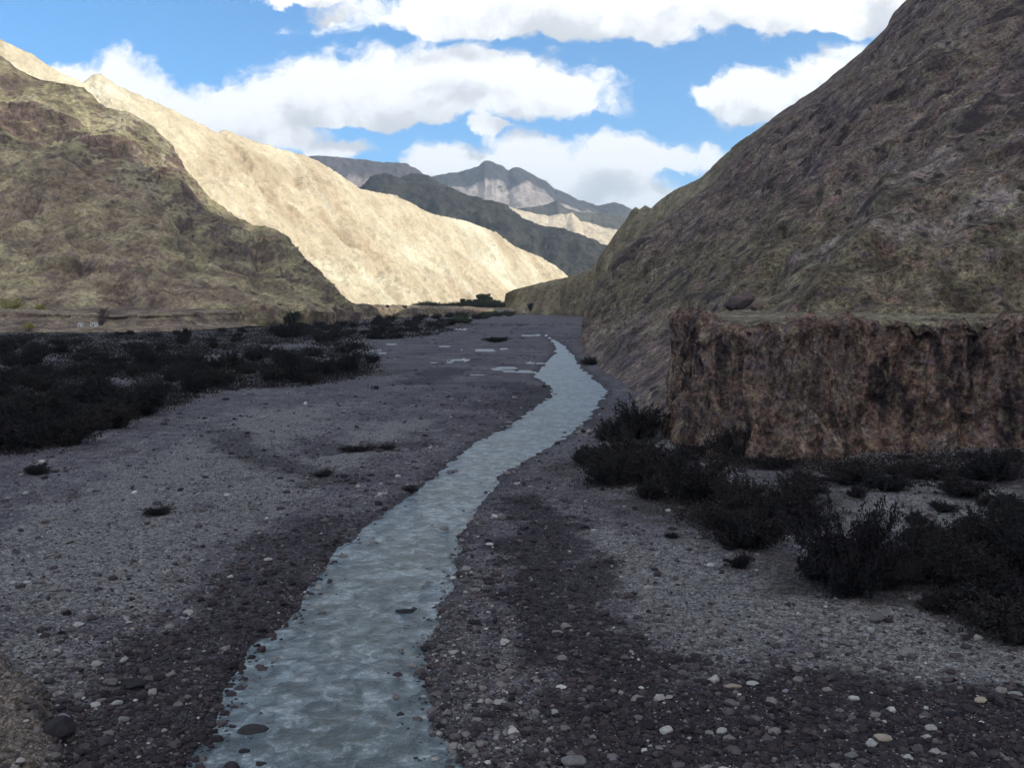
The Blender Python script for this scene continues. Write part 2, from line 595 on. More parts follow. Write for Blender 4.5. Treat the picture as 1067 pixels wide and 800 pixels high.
# ---- water
m, nt, b = new_mat('milky_river_water')
p = pos(nt)
pp = nt.vmath('MULTIPLY', p, (.8, .75, 1.0))
w1 = nt.noise(pp, 1.5, 6, .68, .5)
w2 = nt.noise(pp, 7, 4, .6, .4)
w3 = nt.noise(p, .12, 3, .6)
c = nt.mix(nt.mapr(w1, .38, .62), (.055, .078, .094), (.195, .25, .28))
c = nt.mix(nt.mapr(w3, .35, .65, 0, .5), c, (.06, .078, .072))
foam = nt.mapr(nt.math('ADD', nt.math('MULTIPLY', w1, .6), nt.math('MULTIPLY', w2, .4)), .53, .62, 0, .75)
c = nt.mix(foam, c, (.38, .43, .455))
nt.l.new(c, b.inputs['Base Color'])
b.inputs['Roughness'].default_value = .3
b.inputs['Specular IOR Level'].default_value = .4
nt.l.new(nt.bump(nt.math('ADD', w1, nt.math('MULTIPLY', w2, .35)), 1.0, .4), b.inputs['Normal'])
M_WATER = m
ys = 1 / np.linspace(1 / 14, 1 / 545, 260)
xl, xr = bank_x(ys)
tt = np.linspace(0, 1, 24)
X = (xl - 4)[:, None] * (1 - tt) + (xr + 4)[:, None] * tt
Y = np.repeat(ys[:, None], 24, 1)
Z = np.repeat(water_z(ys)[:, None], 24, 1)
V = np.stack([X, Y, Z], -1).reshape(-1, 3)
Fc = grid_faces(260, 24)
o = mesh_np('river', V, Fc, M_WATER)
tag(o, 'milky grey green river running down the valley between gravel banks', 'river', kind='structure')
vs, fs = [], []
for x0, y0, rx, ry in POOLS:
    k0 = len(vs)
    zz = float(water_z(np.array([y0]))[0]) - .003
    inside = bool(bank_x(np.array([y0]))[0][0] - rx < x0 < bank_x(np.array([y0]))[1][0] + rx and y0 < 545)
    zz -= .012 if inside else 0
    for sx, sy in ((-1, -1), (1, -1), (1, 1), (-1, 1)):
        vs.append((x0 + sx * rx * 1.5, y0 + sy * ry * 1.5, zz))
    fs.append((k0, k0 + 1, k0 + 2, k0 + 3))
# overlapping puddle sheets get their own millimetres
for k in range(len(POOLS)):
    for q in range(4):
        x, y, z = vs[k * 4 + q]
        vs[k * 4 + q] = (x, y, z - .002 * k)
o = mesh_np('braided_water', vs, fs, M_WATER, smooth=False)
tag(o, 'thin side channels of pale water crossing the far gravel', 'water', kind='structure')

# ================================================================== MOUNTAINS
OLIVE_SPOT = (.055, .05, .045)
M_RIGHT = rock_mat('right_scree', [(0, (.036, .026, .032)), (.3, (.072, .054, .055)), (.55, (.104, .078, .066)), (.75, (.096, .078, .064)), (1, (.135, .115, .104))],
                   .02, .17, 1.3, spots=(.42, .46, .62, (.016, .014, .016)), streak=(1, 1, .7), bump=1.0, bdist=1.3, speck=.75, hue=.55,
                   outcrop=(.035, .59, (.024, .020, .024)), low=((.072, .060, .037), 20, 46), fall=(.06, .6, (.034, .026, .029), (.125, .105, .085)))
M_TERR = rock_mat('terrace_earth', [(0, (.075, .062, .048)), (.5, (.13, .115, .078)), (1, (.18, .16, .105))], .06, .5, 2.0, spots=(.5, .45, .5, (.02, .018, .018)), bump=.8, bdist=.5, speck=.5, hue=.3)
M_OLIVE = rock_mat('olive_slope', [(0, (.09, .078, .058)), (.5, (.145, .128, .085)), (1, (.19, .172, .113))], .008, .05, .4, bump=.9, bdist=3, speck=.4, hue=.3, fall=(.02, .5, (.08, .068, .055), (.20, .18, .12)))
M_CLIFF = rock_mat('conglomerate_cliff', [(0, (.017, .012, .015)), (.3, (.066, .043, .041)), (.5, (.135, .083, .060)), (.72, (.088, .069, .069)), (1, (.195, .14, .098))],
                   .15, .6, 2.4, streak=(1.25, 1.25, .5), bump=1.0, bdist=.8, speck=.7, hue=.55, outcrop=(.26, .60, (.016, .012, .014)), fall=(.28, .6, (.030, .020, .022), (.17, .115, .082)))
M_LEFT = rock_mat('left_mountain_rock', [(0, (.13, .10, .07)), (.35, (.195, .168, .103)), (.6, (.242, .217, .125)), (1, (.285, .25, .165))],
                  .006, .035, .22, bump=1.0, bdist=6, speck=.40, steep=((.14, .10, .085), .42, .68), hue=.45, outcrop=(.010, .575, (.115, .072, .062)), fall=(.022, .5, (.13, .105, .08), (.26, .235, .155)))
M_SPUR = rock_mat('left_spur_rock', [(0, (.16, .112, .08)), (.4, (.225, .173, .118)), (.7, (.26, .22, .127)), (1, (.30, .26, .175))],
                  .008, .05, .3, spots=(.09, .4, .45, (.065, .052, .04)), bump=1.0, bdist=4, speck=.45, hue=.5, outcrop=(.02, .61, (.11, .07, .06)), fall=(.025, .5, (.14, .105, .08), (.29, .25, .165)))
M_BANK = rock_mat('left_cut_bank', [(0, (.10, .068, .055)), (.4, (.165, .122, .09)), (.7, (.205, .165, .105)), (1, (.25, .205, .15))],
                  .015, .1, .5, spots=(.2, .42, .5, (.05, .04, .035)), bump=1.0, bdist=2, speck=.5, hue=.5, bands=(.45, .5, (.08, .055, .048)))
M_PALE = rock_mat('pale_sand_rock', [(0, (.44, .345, .23)), (.4, (.54, .45, .31)), (.7, (.58, .51, .36)), (1, (.63, .575, .44))],
                  .0028, .016, .11, bump=.9, bdist=11, speck=.13, fall=(.016, .55, (.45, .36, .235), (.64, .585, .45)))
M_DARK = rock_mat('ridge_shade_rock', [(0, (.024, .024, .023)), (.5, (.036, .036, .031)), (1, (.055, .052, .042))], .002, .012, .08, bump=.8, bdist=12, speck=.2)  # shade on the far ridges put into this dark rock colour
M_MIDP = rock_mat('mid_pale_hill', [(0, (.42, .34, .24)), (.5, (.52, .43, .31)), (1, (.58, .50, .38))], .002, .01, .05, bump=.6, bdist=10, speck=.12)
M_MIDO = rock_mat('mid_olive_hill', [(0, (.065, .065, .055)), (1, (.10, .095, .075))], .002, .01, .05, bump=.6, bdist=10, speck=.2)
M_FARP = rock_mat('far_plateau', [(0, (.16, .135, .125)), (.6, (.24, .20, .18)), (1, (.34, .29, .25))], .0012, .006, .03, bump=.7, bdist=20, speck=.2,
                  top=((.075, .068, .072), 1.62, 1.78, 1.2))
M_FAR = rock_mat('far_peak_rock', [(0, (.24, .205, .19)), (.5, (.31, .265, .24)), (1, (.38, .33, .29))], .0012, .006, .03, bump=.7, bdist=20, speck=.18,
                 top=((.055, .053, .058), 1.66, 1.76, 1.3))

# ---- right mountain
foot = [(29, 428, -6), (26.5, 405, -3), (23, 350, -1), (19.5, 300, -1), (18.6, 240, -1), (18.4, 190, -1), (18.6, 160, -1), (16.9, 146, -1), (15.8, 132, -1), (16.6, 119, -1), (34, 113, -1),
        (80, 114, -1), (140, 108, -1), (260, 95, -1), (340, 0, -1), (380, -150, -1), (400, -350, -1)]
crest = px_line([(606, 340, 430), (608, 330, 432), (610, 314, 436), (622, 296, 440), (635, 281, 448), (642, 266, 455), (654, 254, 460), (672, 241, 470), (691, 228, 480),
                 (710, 215, 490), (733, 198, 498), (757, 172, 505), (782, 148, 510), (803, 124, 515), (853, 91, 520), (898, 54, 525), (923, 29, 528), (931, 14, 529), (947, -2, 530),
                 (1000, -55, 540), (1080, -140, 550), (1200, -260, 560)])
crest += [(520, 520, 560), (690, 440, 740), (860, 310, 860), (980, 100, 900), (1000, -200, 880)]
m1 = [(f[0] * .62 + c_[0] * .38, f[1] * .62 + c_[1] * .38, f[2] * .66 + c_[2] * .34) for f, c_ in zip(resample(foot, 40), resample(crest, 40))]
back = [(x + 60 + (h + 20) * .9, y + 120 + (h + 20) * .35, -20) for x, y, h in crest]
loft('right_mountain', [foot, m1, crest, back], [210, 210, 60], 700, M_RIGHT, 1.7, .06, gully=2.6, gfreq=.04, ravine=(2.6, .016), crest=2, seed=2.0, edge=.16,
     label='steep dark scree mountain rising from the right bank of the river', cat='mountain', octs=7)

# ---- olive shoulder and crags behind it
crest = px_line([(527, 306, 1620), (535, 302, 1600), (560, 296, 1540), (594, 288, 1420), (616, 281, 1300), (632, 258, 1230), (642, 243, 1200), (652, 230, 1180), (658, 220, 1172), (662, 216, 1170),
                 (666, 219, 1166), (672, 214, 1160), (677, 218, 1150), (682, 215, 1120), (687, 209, 1050), (702, 199, 980), (733, 184, 900), (749, 168, 880), (770, 149, 860), (803, 126, 840), (860, 90, 820), (960, 20, 800)])
foot = [at(523, 326, 1700), at(535, 327.5, 1540), at(560, 328, 1450), at(590, 328, 1400), at(612, 328, 1250), at(628, 331, 1000), at(640, 336, 800), at(680, 338, 700), at(760, 335, 640), at(860, 330, 620)]
mid = [(f[0] * .5 + c_[0] * .5, f[1] * .5 + c_[1] * .5, f[2] * .62 + c_[2] * .38) for f, c_ in zip(resample(foot, 30), resample(crest, 30))]
loft('olive_mountain', [foot, mid, crest, back_of(crest, .7, 1.0)], [60, 60, 30], 420, M_OLIVE, 6, .012, gully=5, gfreq=.012, crest=2, seed=5.0, edge=.2, skirt=True,
     label='olive shoulder with small rock pinnacles behind the dark right mountain', cat='mountain')

# ---- conglomerate terrace on the right
base_l = [ground(px, py) for px, py in ((707, 452), (712, 460), (745, 470), (783, 478), (840, 477), (907, 472), (980, 470), (1064, 466), (1200, 462), (1500, 455))]
base_l = [(22.5, 137, -.6), (21, 122, -.6)] + [(x, y, -.6) for x, y, z in base_l]
base_l = [tuple(v) for v in resample(base_l, 60)]
_bn = fbm(np.array([(x * .09, y * .09, 4.0) for x, y, z in base_l]), 4)
_tn = fbm(np.array([(x * .11, y * .11, 9.0) for x, y, z in base_l]), 4)
base_l = [(x - .3 + n_ * 1.0, y + n_ * 3.2 * sstep(0, 4, k), z) for k, ((x, y, z), n_) in enumerate(zip(base_l, _bn))]
top_l = []
for (x, y, z), n_ in zip(base_l, _tn):
    k = 1.012
    top_l.append((x * k + .25 + n_ * .5, y * k + .5 + n_ * 2.2, 12.25 + max(-.25, min(.2, n_ * .5))))
low = [(x * .75 + X_ * .25 - .1, y * .75 + Y_ * .25 - .3, 2.4 + n_ * 1.5) for (x, y, z), (X_, Y_, Z_), n_ in zip(base_l, top_l, _tn)]
base_l = [(x - .5, y - 2.2 - 1.6 * n_, z) for (x, y, z), n_ in zip(base_l, _bn)]
shoulder = [(x + .4, y + 1.2, z + .15) for x, y, z in top_l]
tuck = [(x * 1.01 + 1.2, y * 1.01 + 5, 11.4) for x, y, z in top_l]
loft('terrace_cliff', [base_l, low, top_l, shoulder, tuck], [40, 150, 8, 14], 820, M_CLIFF, 1.1, .15, gully=1.3, gfreq=.15, ravine=(1.1, .07), crest=3, seed=8.0, edge=.32,
     label='vertical rust brown conglomerate cliff edging the flat terrace on the right', cat='cliff', octs=6, aniso=.6, tooth=.16)
t0_ = [(x + .5, y + 1.0, z - 1.2) for x, y, z in top_l]
t05 = [(x + .45, y + 1.1, z + .06) for x, y, z in top_l]
t1_ = [(x * 1.015 + 4, y * 1.02 + 10, 12.5) for x, y, z in top_l]
t2_ = [(x * 1.03 + 16, max(y * 1.02 + 30, 150), 13.0) for x, y, z in top_l]
loft('terrace_top', [t0_, t05, t1_, t2_], [8, 20, 40], 420, M_TERR, .35, .12, crest=None, seed=1.2, label='flat dry olive brown terrace above the rust brown cliff', cat='terrace', tooth=.3)

# ---- left mountain (upper), spur, bench
crest = px_line([(-260, -60, 980), (-120, 20, 960), (-60, 40, 950), (0, 57, 940), (22, 74, 940), (44, 83, 940), (57, 85, 940), (88, 91, 940), (109, 112, 935), (136, 118, 930), (158, 131, 930), (179, 151, 925),
                 (193, 175, 920), (219, 206, 915), (245, 225, 910), (263, 234, 910), (284, 238, 905), (300, 246, 905), (309, 265, 900), (322, 282, 900), (345, 303, 890), (362, 313, 880), (374, 320, 870)])
foot = px_line([(-330, 322, 640), (-100, 322, 650), (0, 322, 660), (100, 320, 670), (200, 318, 690), (270, 316, 720), (320, 318, 760), (355, 322, 800), (376, 325, 850)])
mid = [(f[0] * .5 + c_[0] * .5, f[1] * .5 + c_[1] * .5, f[2] * .55 + c_[2] * .45) for f, c_ in zip(resample(foot, 30), resample(crest, 30))]
loft('left_mountain', [foot, mid, crest, back_of(crest, -.5, .6)], [130, 130, 40], 560, M_LEFT, 9, .013, gully=9, gfreq=.013, ravine=(8, .009), crest=2, seed=3.3, edge=.12, skirt=True,
     label='shaded olive brown mountain with crags on the left side of the valley', cat='mountain', octs=7)
crest = px_line([(-300, 90, 800), (-100, 130, 790), (-40, 148, 785), (0, 154, 780), (40, 158, 778), (60, 163, 776), (85, 178, 774), (110, 187, 770), (150, 200, 768), (175, 222, 766), (190, 245, 764), (210, 262, 762), (232, 279, 760),
                 (265, 287, 758), (295, 291, 756), (315, 303, 754), (332, 314, 750), (345, 321, 745)])
foot = px_line([(-320, 328, 590), (-100, 327, 600), (0, 326, 605), (100, 324, 612), (200, 322, 625), (270, 320, 650), (315, 321, 690), (350, 326, 735)])
mid = [(f[0] * .45 + c_[0] * .55, f[1] * .45 + c_[1] * .55, f[2] * .6 + c_[2] * .4) for f, c_ in zip(resample(foot, 30), resample(crest, 30))]
loft('left_spur', [foot, mid, crest, back_of(crest, -.2, .7)], [100, 100, 30], 520, M_SPUR, 4.5, .018, gully=5.5, gfreq=.016, ravine=(6, .010), crest=2, seed=6.1, edge=.3, skirt=True,
     label='lower brown spur in front of the shaded left mountain', cat='hill', octs=7)
foot = px_line([(-400, 347, 470), (-100, 347, 492), (0, 347, 500), (120, 346.5, 508), (190, 345.5, 530), (250, 341, 605), (310, 337.5, 740), (370, 333.5, 900), (430, 331, 1080), (480, 329, 1250), (520, 328, 1390), (548, 327.8, 1480)])
lip = px_line([(-400, 328, 508), (-100, 328, 532), (0, 327, 542), (60, 328, 548), (120, 330, 553), (180, 328, 563), (240, 325.5, 625), (305, 323, 750), (370, 321, 920), (430, 321, 1100), (480, 322.5, 1270), (520, 323.5, 1400), (550, 327, 1490)])
inn = px_line([(-420, 318, 600), (-100, 317, 640), (0, 316, 650), (120, 315, 660), (200, 314, 680), (270, 315, 740), (330, 317, 850), (390, 318.5, 1010), (440, 319.5, 1190), (485, 320, 1400), (520, 320.5, 1530), (555, 325, 1620)])
toe = [(a[0] + .7 * (b[0] - a[0]), a[1] + .7 * (b[1] - a[1]), .27 * b[2]) for a, b in zip(resample(foot, 24), resample(lip, 24))]
under = [(x, y + 1.8 if y < 800 else y + .2, z - 1.3 if y < 800 else z - .3) for x, y, z in lip]
lip2 = px_line([(-420, 311, 590), (-100, 311, 615), (0, 311, 622), (120, 310.5, 632), (195, 310, 648), (255, 312, 700), (318, 315, 800), (385, 318, 975), (440, 319.5, 1160), (485, 320.5, 1360), (520, 321.2, 1490), (555, 325.6, 1580)])
tread = [(x, y - 6 if y < 900 else y - 3, z - (6.5 if y < 680 else 1.0 if y < 760 else .3)) for x, y, z in lip2]
und2 = [(x, y - .5, z - (1.5 if y < 760 else .1)) for x, y, z in lip2]
loft('river_terrace', [foot, toe, under, lip, tread, und2, lip2, inn, back_of(inn, 0, .8, -2)], [16, 30, 8, 24, 24, 6, 24, 30, 8], 620, M_BANK, 1.0, .05, gully=1.4, gfreq=.06, crest=3, seed=9.1, edge=.6,
     label='low reddish brown cut bank terraces at the foot of the left mountain', cat='terrace', aniso=1.6)

# ---- pale sunlit mountain
crest = px_line([(-300, -110, 1250), (-150, -30, 1280), (-60, 15, 1300), (0, 42, 1320), (30, 56, 1340), (60, 74, 1370), (88, 88, 1400), (98, 80, 1410), (106, 78, 1420), (118, 88, 1430), (130, 93, 1450), (165, 108, 1490), (200, 125, 1540), (228, 139, 1590), (235, 136, 1600),
                 (243, 140, 1615), (260, 145, 1650), (290, 155, 1700), (322, 164, 1780), (349, 178, 1850), (375, 197, 1930), (412, 204, 2050), (450, 223, 2180), (487, 231, 2320), (517, 242, 2430),
                 (536, 257, 2500), (562, 267, 2600), (578, 277, 2660), (592, 288, 2720), (606, 300, 2760), (622, 322, 2800)])
foot = [(-560, 860, 0), (-420, 1000, 0), (-330, 1080, 0), (-270, 1150, 0), (-200, 1300, 0), (-150, 1480, 0), (-100, 1680, 0), (-50, 1900, 0), (20, 2150, 0), (120, 2400, 0), (210, 2620, 0), (260, 2780, 0)]
mid = [(f[0] * .5 + c_[0] * .5, f[1] * .5 + c_[1] * .5, f[2] * .57 + c_[2] * .43) for f, c_ in zip(resample(foot, 30), resample(crest, 30))]
loft('pale_mountain', [foot, mid, crest, back_of(crest, -1.0, .4)], [120, 120, 40], 640, M_PALE, 9, .008, gully=12, gfreq=.014, ravine=(7, .006), crest=2, seed=4.4, edge=.14, tooth=.4,
     label='pale cream sunlit mountain slope in the middle of the valley', cat='mountain', octs=7)


def far_ridge(name, pts, D, footpy, mat, amp, freq, label, seed, gully=0, spread=.5, tilt=0, nc=360):
    """pts: skyline; foot comes forward of it by spread*height"""
    crest = px_line([(px, py, D + tilt * (px - 500)) for px, py in pts])
    foot = []
    for x, y, z in crest:
        foot.append((x * .93 + 40, y - max(z, 60) * spread, -5))
    mid = [(f[0] * .5 + c_[0] * .5, f[1] * .5 + c_[1] * .5, f[2] * .56 + c_[2] * .44) for f, c_ in zip(foot, crest)]
    return loft(name, [foot, mid, crest, back_of(crest, 0, 1.1)], [50, 60, 24], nc, mat, amp, freq, gully=gully, gfreq=freq * 1.3, crest=2, seed=seed, edge=.07, tooth=.38, ravine=(amp * .35, freq * .8),
                label=label, cat='mountain', octs=7)


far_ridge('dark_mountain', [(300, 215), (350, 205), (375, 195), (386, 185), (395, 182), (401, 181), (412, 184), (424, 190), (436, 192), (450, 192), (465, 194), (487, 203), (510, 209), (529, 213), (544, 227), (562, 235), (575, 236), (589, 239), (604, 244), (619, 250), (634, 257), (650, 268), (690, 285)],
          4300, 300, M_DARK, 30, .0022, 'ridge coloured dark for shade behind the pale sunlit slope', 1.1, gully=30, spread=1.5, tilt=-1.5)
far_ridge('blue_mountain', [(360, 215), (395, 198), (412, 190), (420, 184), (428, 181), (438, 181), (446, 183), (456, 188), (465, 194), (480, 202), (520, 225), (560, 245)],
          5200, 300, M_DARK, 30, .002, 'small dark summit rising just behind the dark ridge', 2.7, gully=25, spread=1.5)
far_ridge('pale_hill', [(480, 226), (515, 219), (532, 216), (545, 220), (560, 223), (571, 225), (580, 223.5), (588, 224), (596, 222), (605, 230), (615, 233), (624, 236), (642, 240), (665, 250), (700, 262)],
          5900, 290, M_MIDP, 22, .002, 'small pale sunlit hill beyond the dark ridge', 3.2, gully=22, spread=1.9)
far_ridge('olive_hill', [(500, 222), (540, 217), (560, 215), (570, 213), (577, 210.5), (581, 208), (588, 216), (603, 221), (622, 222), (642, 224), (655, 227), (700, 236)],
          6900, 290, M_MIDO, 24, .0018, 'dull olive hill between the small pale hill and the far peak', 3.9, gully=25, spread=1.5)
far_ridge('flat_topped_mountain', [(280, 166), (320, 163), (340, 162.5), (356, 164), (375, 166), (397, 169), (412, 169.5), (424, 171), (432, 175), (439, 179), (448, 187), (465, 200), (500, 222)],
          7800, 290, M_FARP, 40, .0014, 'flat topped mauve mountain far behind the pale slope', 5.5, gully=40, spread=1.4)
far_ridge('far_peak', [(410, 200), (440, 188), (454, 183), (468, 180), (480, 179.5), (490, 176), (499, 173), (505, 167), (511, 168.5), (517, 171), (523, 173), (529, 177), (535, 175), (540, 175), (552, 180), (562, 186), (569, 189), (577, 197), (588, 201), (600, 207), (611, 211), (622, 214.5), (630, 213), (641, 211), (647, 212), (652, 214), (660, 220), (690, 230), (740, 240)],
          9500, 290, M_FAR, 48, .0012, 'distant mountain with a dark pointed summit at the valley head', 7.7, gully=50, spread=1.3)

# ================================================================== VEGETATION
def leaf_mat(name, a, b_, rough=.8):
    m, nt, b = new_mat(name)
    r = nt.new('ShaderNodeObjectInfo').outputs['Random']
    n = nt.noise(pos(nt), 1.3, 3, .6)
    f = nt.math('ADD', nt.math('MULTIPLY', r, .5), nt.math('MULTIPLY', n, .5))
    nt.l.new(nt.ramp(f, [(.25, a), (.75, b_)]), b.inputs['Base Color'])
    b.inputs['Roughness'].default_value = rough
    return m


M_SHRUB = leaf_mat('dark_shrub_twigs', (.010, .009, .012), (.022, .019, .018))
M_STEM = leaf_mat('shrub_bark', (.014, .011, .012), (.026, .020, .019))
M_GREEN = leaf_mat('far_green_leaf', (.045, .060, .030), (.075, .090, .045))
M_DKGREEN = leaf_mat('dark_green_leaf', (.022, .026, .018), (.036, .042, .028))
M_YELLOW = leaf_mat('yellow_green_leaf', (.30, .28, .09), (.40, .36, .14))
M_RUSSET = leaf_mat('russet_leaf', (.075, .045, .045), (.10, .06, .055))


def leaf_quads(P, size, rng, up=.0, asp=2.2):
    n = len(P)
    d = rng.normal(size=(n, 3)); d[:, 2] += up
    d /= np.linalg.norm(d, axis=1)[:, None]
    e = np.cross(d, rng.normal(size=(n, 3)))
    e /= np.linalg.norm(e, axis=1)[:, None]
    s = np.asarray(size).reshape(-1, 1) * np.ones((n, 1))
    a, b = d * s, e * s / asp
    V = np.stack([P - a, P - b, P + a, P + b], 1).reshape(-1, 3)
    return V, np.arange(4 * n).reshape(n, 4)


def tubes(paths, radii):
    """three-sided tapering tubes along polylines"""
    vs, fs, k = [], [], 0
    for p, r in zip(paths, radii):
        p = np.asarray(p)
        t = np.gradient(p, axis=0)
        t /= np.linalg.norm(t, axis=1)[:, None] + 1e-9
        a = np.cross(t, np.array([.31, .87, .12]))
        a /= np.linalg.norm(a, axis=1)[:, None] + 1e-9
        b = np.cross(t, a)
        n = len(p)
        rr = np.linspace(r, r * .25, n)[:, None]
        ring = [p + rr * (a * math.cos(q) + b * math.sin(q)) for q in (0, 2.094, 4.189)]
        vs.append(np.stack(ring, 1).reshape(-1, 3))
        fs.append(grid_faces(n, 3, True) + k)
        k += 3 * n
    return np.concatenate(vs), np.concatenate(fs)


def make_shrub(seed, flat=.62, ntwig=80, per=120, leaf=.05, upr=.5):
    """shrub about 1 m in radius, twigs fanning up and out of one base"""
    rng = np.random.default_rng(seed)
    paths, rad, pts = [], [], []
    for k in range(ntwig):
        az = rng.uniform(0, 6.283)
        tilt = math.acos(rng.uniform(.02, 1)) * .95
        ln = rng.uniform(.55, 1.05) * (1 + .35 * math.sin(az * 2 + seed) * math.sin(tilt))
        t = np.linspace(0, 1, 7)
        r_ = ln * t * math.sin(tilt)
        z = ln * (t * math.cos(tilt) * flat * 1.35 + .22 * np.sin(t * 2.2) * math.sin(tilt))
        x = np.cos(az) * r_ + rng.normal(0, .12) + np.cumsum(rng.normal(0, .018, 7))
        y = np.sin(az) * r_ + rng.normal(0, .12) + np.cumsum(rng.normal(0, .018, 7))
        p = np.stack([x, y, np.maximum(z, .01)], 1)
        paths.append(p); rad.append(rng.uniform(.008, .018))
        u = rng.uniform(.12, 1.03, per) ** .8
        q = np.stack([np.interp(u, t, p[:, c]) for c in range(3)], 1)
        q += rng.normal(0, .075, q.shape) * (1.1 - .5 * u)[:, None]
        pts.append(q)
        for s_ in range(4):      # wispy shoots at the rim
            st = p[rng.integers(3, 7)]
            d = np.array([math.cos(az), math.sin(az), upr * 2.2]) * rng.uniform(.08, .2) + rng.normal(0, .05, 3)
            sh = np.stack([st + d * tt for tt in np.linspace(0, 1, 4)])
            paths.append(sh); rad.append(.006)
            q = st + d * rng.uniform(.1, 1.1, 10)[:, None] + rng.normal(0, .016, (10, 3))
            pts.append(q)
    P = np.concatenate(pts)
    P[:, 2] = np.maximum(P[:, 2], .015)
    return leaf_quads(P, rng.uniform(leaf * .5, leaf * 1.15, len(P)), rng, up=.6, asp=3.2), tubes(paths, rad)


SHRUB_MESH = []
for k in range(7):
    (V, Fq), (TV, TF) = make_shrub(40 + k, flat=[.62, .5, .8, .66, .45, .72, .58][k])
    SHRUB_MESH.append(((V, Fq), (TV, TF)))
SHRUBS = {}
HS = 1.22


def shrub(px, py, wpx, label, group, mat='dark', hscale=1.0, k=None, cat='shrub', name='shrub', pos_=None):
    """dark shrub whose base stands at a photo pixel and is wpx pixels wide"""
    x, y, _ = ground(px, py)
    z = relief1(x, y) - .04
    if pos_: x, y, z = pos_
    rpx = wpx / F * y / 2 / .98
    k = random.randrange(7) if k is None else k
    if (k, mat) not in SHRUBS:
        (V, Fq), (TV, TF) = SHRUB_MESH[k]
        e = empty(name, (x, y, z))
        mesh_np('foliage', V, Fq, {'dark': M_SHRUB, 'green': M_DKGREEN, 'yellow': M_YELLOW, 'far': M_GREEN}[mat], e, smooth=False)
        mesh_np('stems', TV, TF, M_STEM, e)
        SHRUBS[(k, mat)] = e
        e.rotation_euler = (0, 0, random.uniform(0, 6.28))
        e.scale = (rpx, rpx, rpx * hscale * HS)
    else:
        e = dup(SHRUBS[(k, mat)], (x, y, z), random.uniform(0, 6.28), (rpx, rpx, rpx * hscale * HS))
        e.name = name
    tag(e, label, cat, group)
    return e


# --- right bank, the big ones one by one: (px base, py base, width px, height factor, label)
RIGHT = [
    (885, 621, 92, 1.6, 'big black bushy shrub in the middle of the right gravel flat'),
    (852, 606, 52, 1.0, 'lower left lobe shrub leaning against the big black shrub on the right flat'),
    (922, 612, 56, 1.0, 'dark shrub joined to the right side of the big black shrub'),
    (770, 594, 27, 1.0, 'small round dark shrub alone on gravel below the shrub thicket'),
    (772, 569, 88, .9, 'wide low black shrub at the lower tip of the riverside thicket'),
    (820, 543, 62, 1.1, 'tall dark shrub at the right end of the riverside thicket'),
    (725, 522, 74, 1.0, 'black shrub in the middle of the riverside thicket'),
    (775, 535, 70, 1.05, 'dense dark shrub between the middle and right end of the riverside thicket'),
    (690, 503, 62, .9, 'low dark shrub at the upper end of the riverside thicket'),
    (632, 503, 66, .8, 'wide low dark shrub nearest the river beside the right bank gravel'),
    (662, 489, 64, .9, 'dark shrub just behind the low riverside shrub'),
    (618, 482, 44, .8, 'dark shrub on the river edge left of the other thicket shrubs'),
    (668, 456, 58, 1.0, 'tall black shrub filling the corner left of the brown cliff'),
    (640, 460, 50, .8, 'low dark shrub left of the tall black corner shrub'),
    (614, 380, 20, .75, 'small dark shrub at the foot of the scree beside the river bend'),
    (768, 476, 60, 1.2, 'black shrub against the foot of the brown cliff'),
    (720, 478, 36, .8, 'low dark shrub in front of the cliff corner'),
    (808, 488, 50, .45, 'low dark shrub right of the one against the cliff foot'),
    (893, 519, 25, .9, 'small dark shrub alone on pale sand below the cliff'),
    (985, 533, 32, .6, 'flat dark shrub on pale sand at the right'),
    (885, 505, 66, .5, 'dark shrub below the cliff left of the long dark row'),
    (925, 510, 62, .45, 'dark shrub in the middle of the row below the cliff'),
    (960, 498, 62, .6, 'dark shrub standing close to the cliff at the right'),
    (1004, 520, 70, .45, 'wide flat dark shrub near the right end of the cliff row'),
    (1046, 530, 66, .5, 'dark shrub at the right end of the row below the cliff'),
    (1030, 500, 70, .75, 'tall dark shrub behind the right end of the cliff row'),
    (840, 505, 46, .4, 'low dark shrub left end of the pale sand strip'),
    (1000, 612, 90, .9, 'broad black shrub in front of the right hand thicket'),
    (1058, 662, 116, .85, 'large black shrub at the right side, nearest of the right hand thicket'),
    (968, 588, 62, .8, 'dark shrub between the big black shrub and the right hand thicket'),
    (1030, 580, 90, 1.0, 'dark shrub behind the broad black shrub on the right'),
    (985, 636, 64, .6, 'low dark shrub spreading on gravel in front of the broad black shrub'),
    (1085, 610, 90, 1.0, 'dark shrub partly outside the picture behind the large black shrub'),
    (955, 545, 34, .6, 'low shrub on sand above the right hand thicket'),
    (1062, 548, 60, .6, 'low dark shrub at the upper edge of the right hand thicket'),
    (905, 560, 44, .7, 'grey dark twiggy shrub behind the big black shrub'),
    (700, 560, 18, .6, 'tiny dark tuft on gravel left of the wide low black shrub'),
    (517, 356.5, 26, .5, 'dark oval shrub alone on the gravel between the far side channels'),
    (163, 536, 30, .5, 'low dark clump alone on the grey gravel at the left'),
    (38, 492, 30, .6, 'dark clump just below the left thicket edge'),
    (428, 509, 18, .5, 'small dark tuft on the left river bank'),
    (372, 469, 40, .3, 'flat dark scrub patch on the gravel flat left of the river, wider one'),
    (404, 468, 26, .3, 'flat dark scrub patch on the gravel flat nearer the river, narrower one'),
    (336, 494, 24, .3, 'low dark scrub patch at the end of the dry channel on the left flat'),
    (296, 338, 26, 1.2, 'black pointed shrub standing above the thicket below the terrace'),
    (300, 352, 40, .8, 'dark shrub below the black pointed shrub'),
]
for px, py, wp, hs, lb in RIGHT:
    shrub(px, py, wp, lb, 'single dark shrubs on the valley floor', hscale=hs)

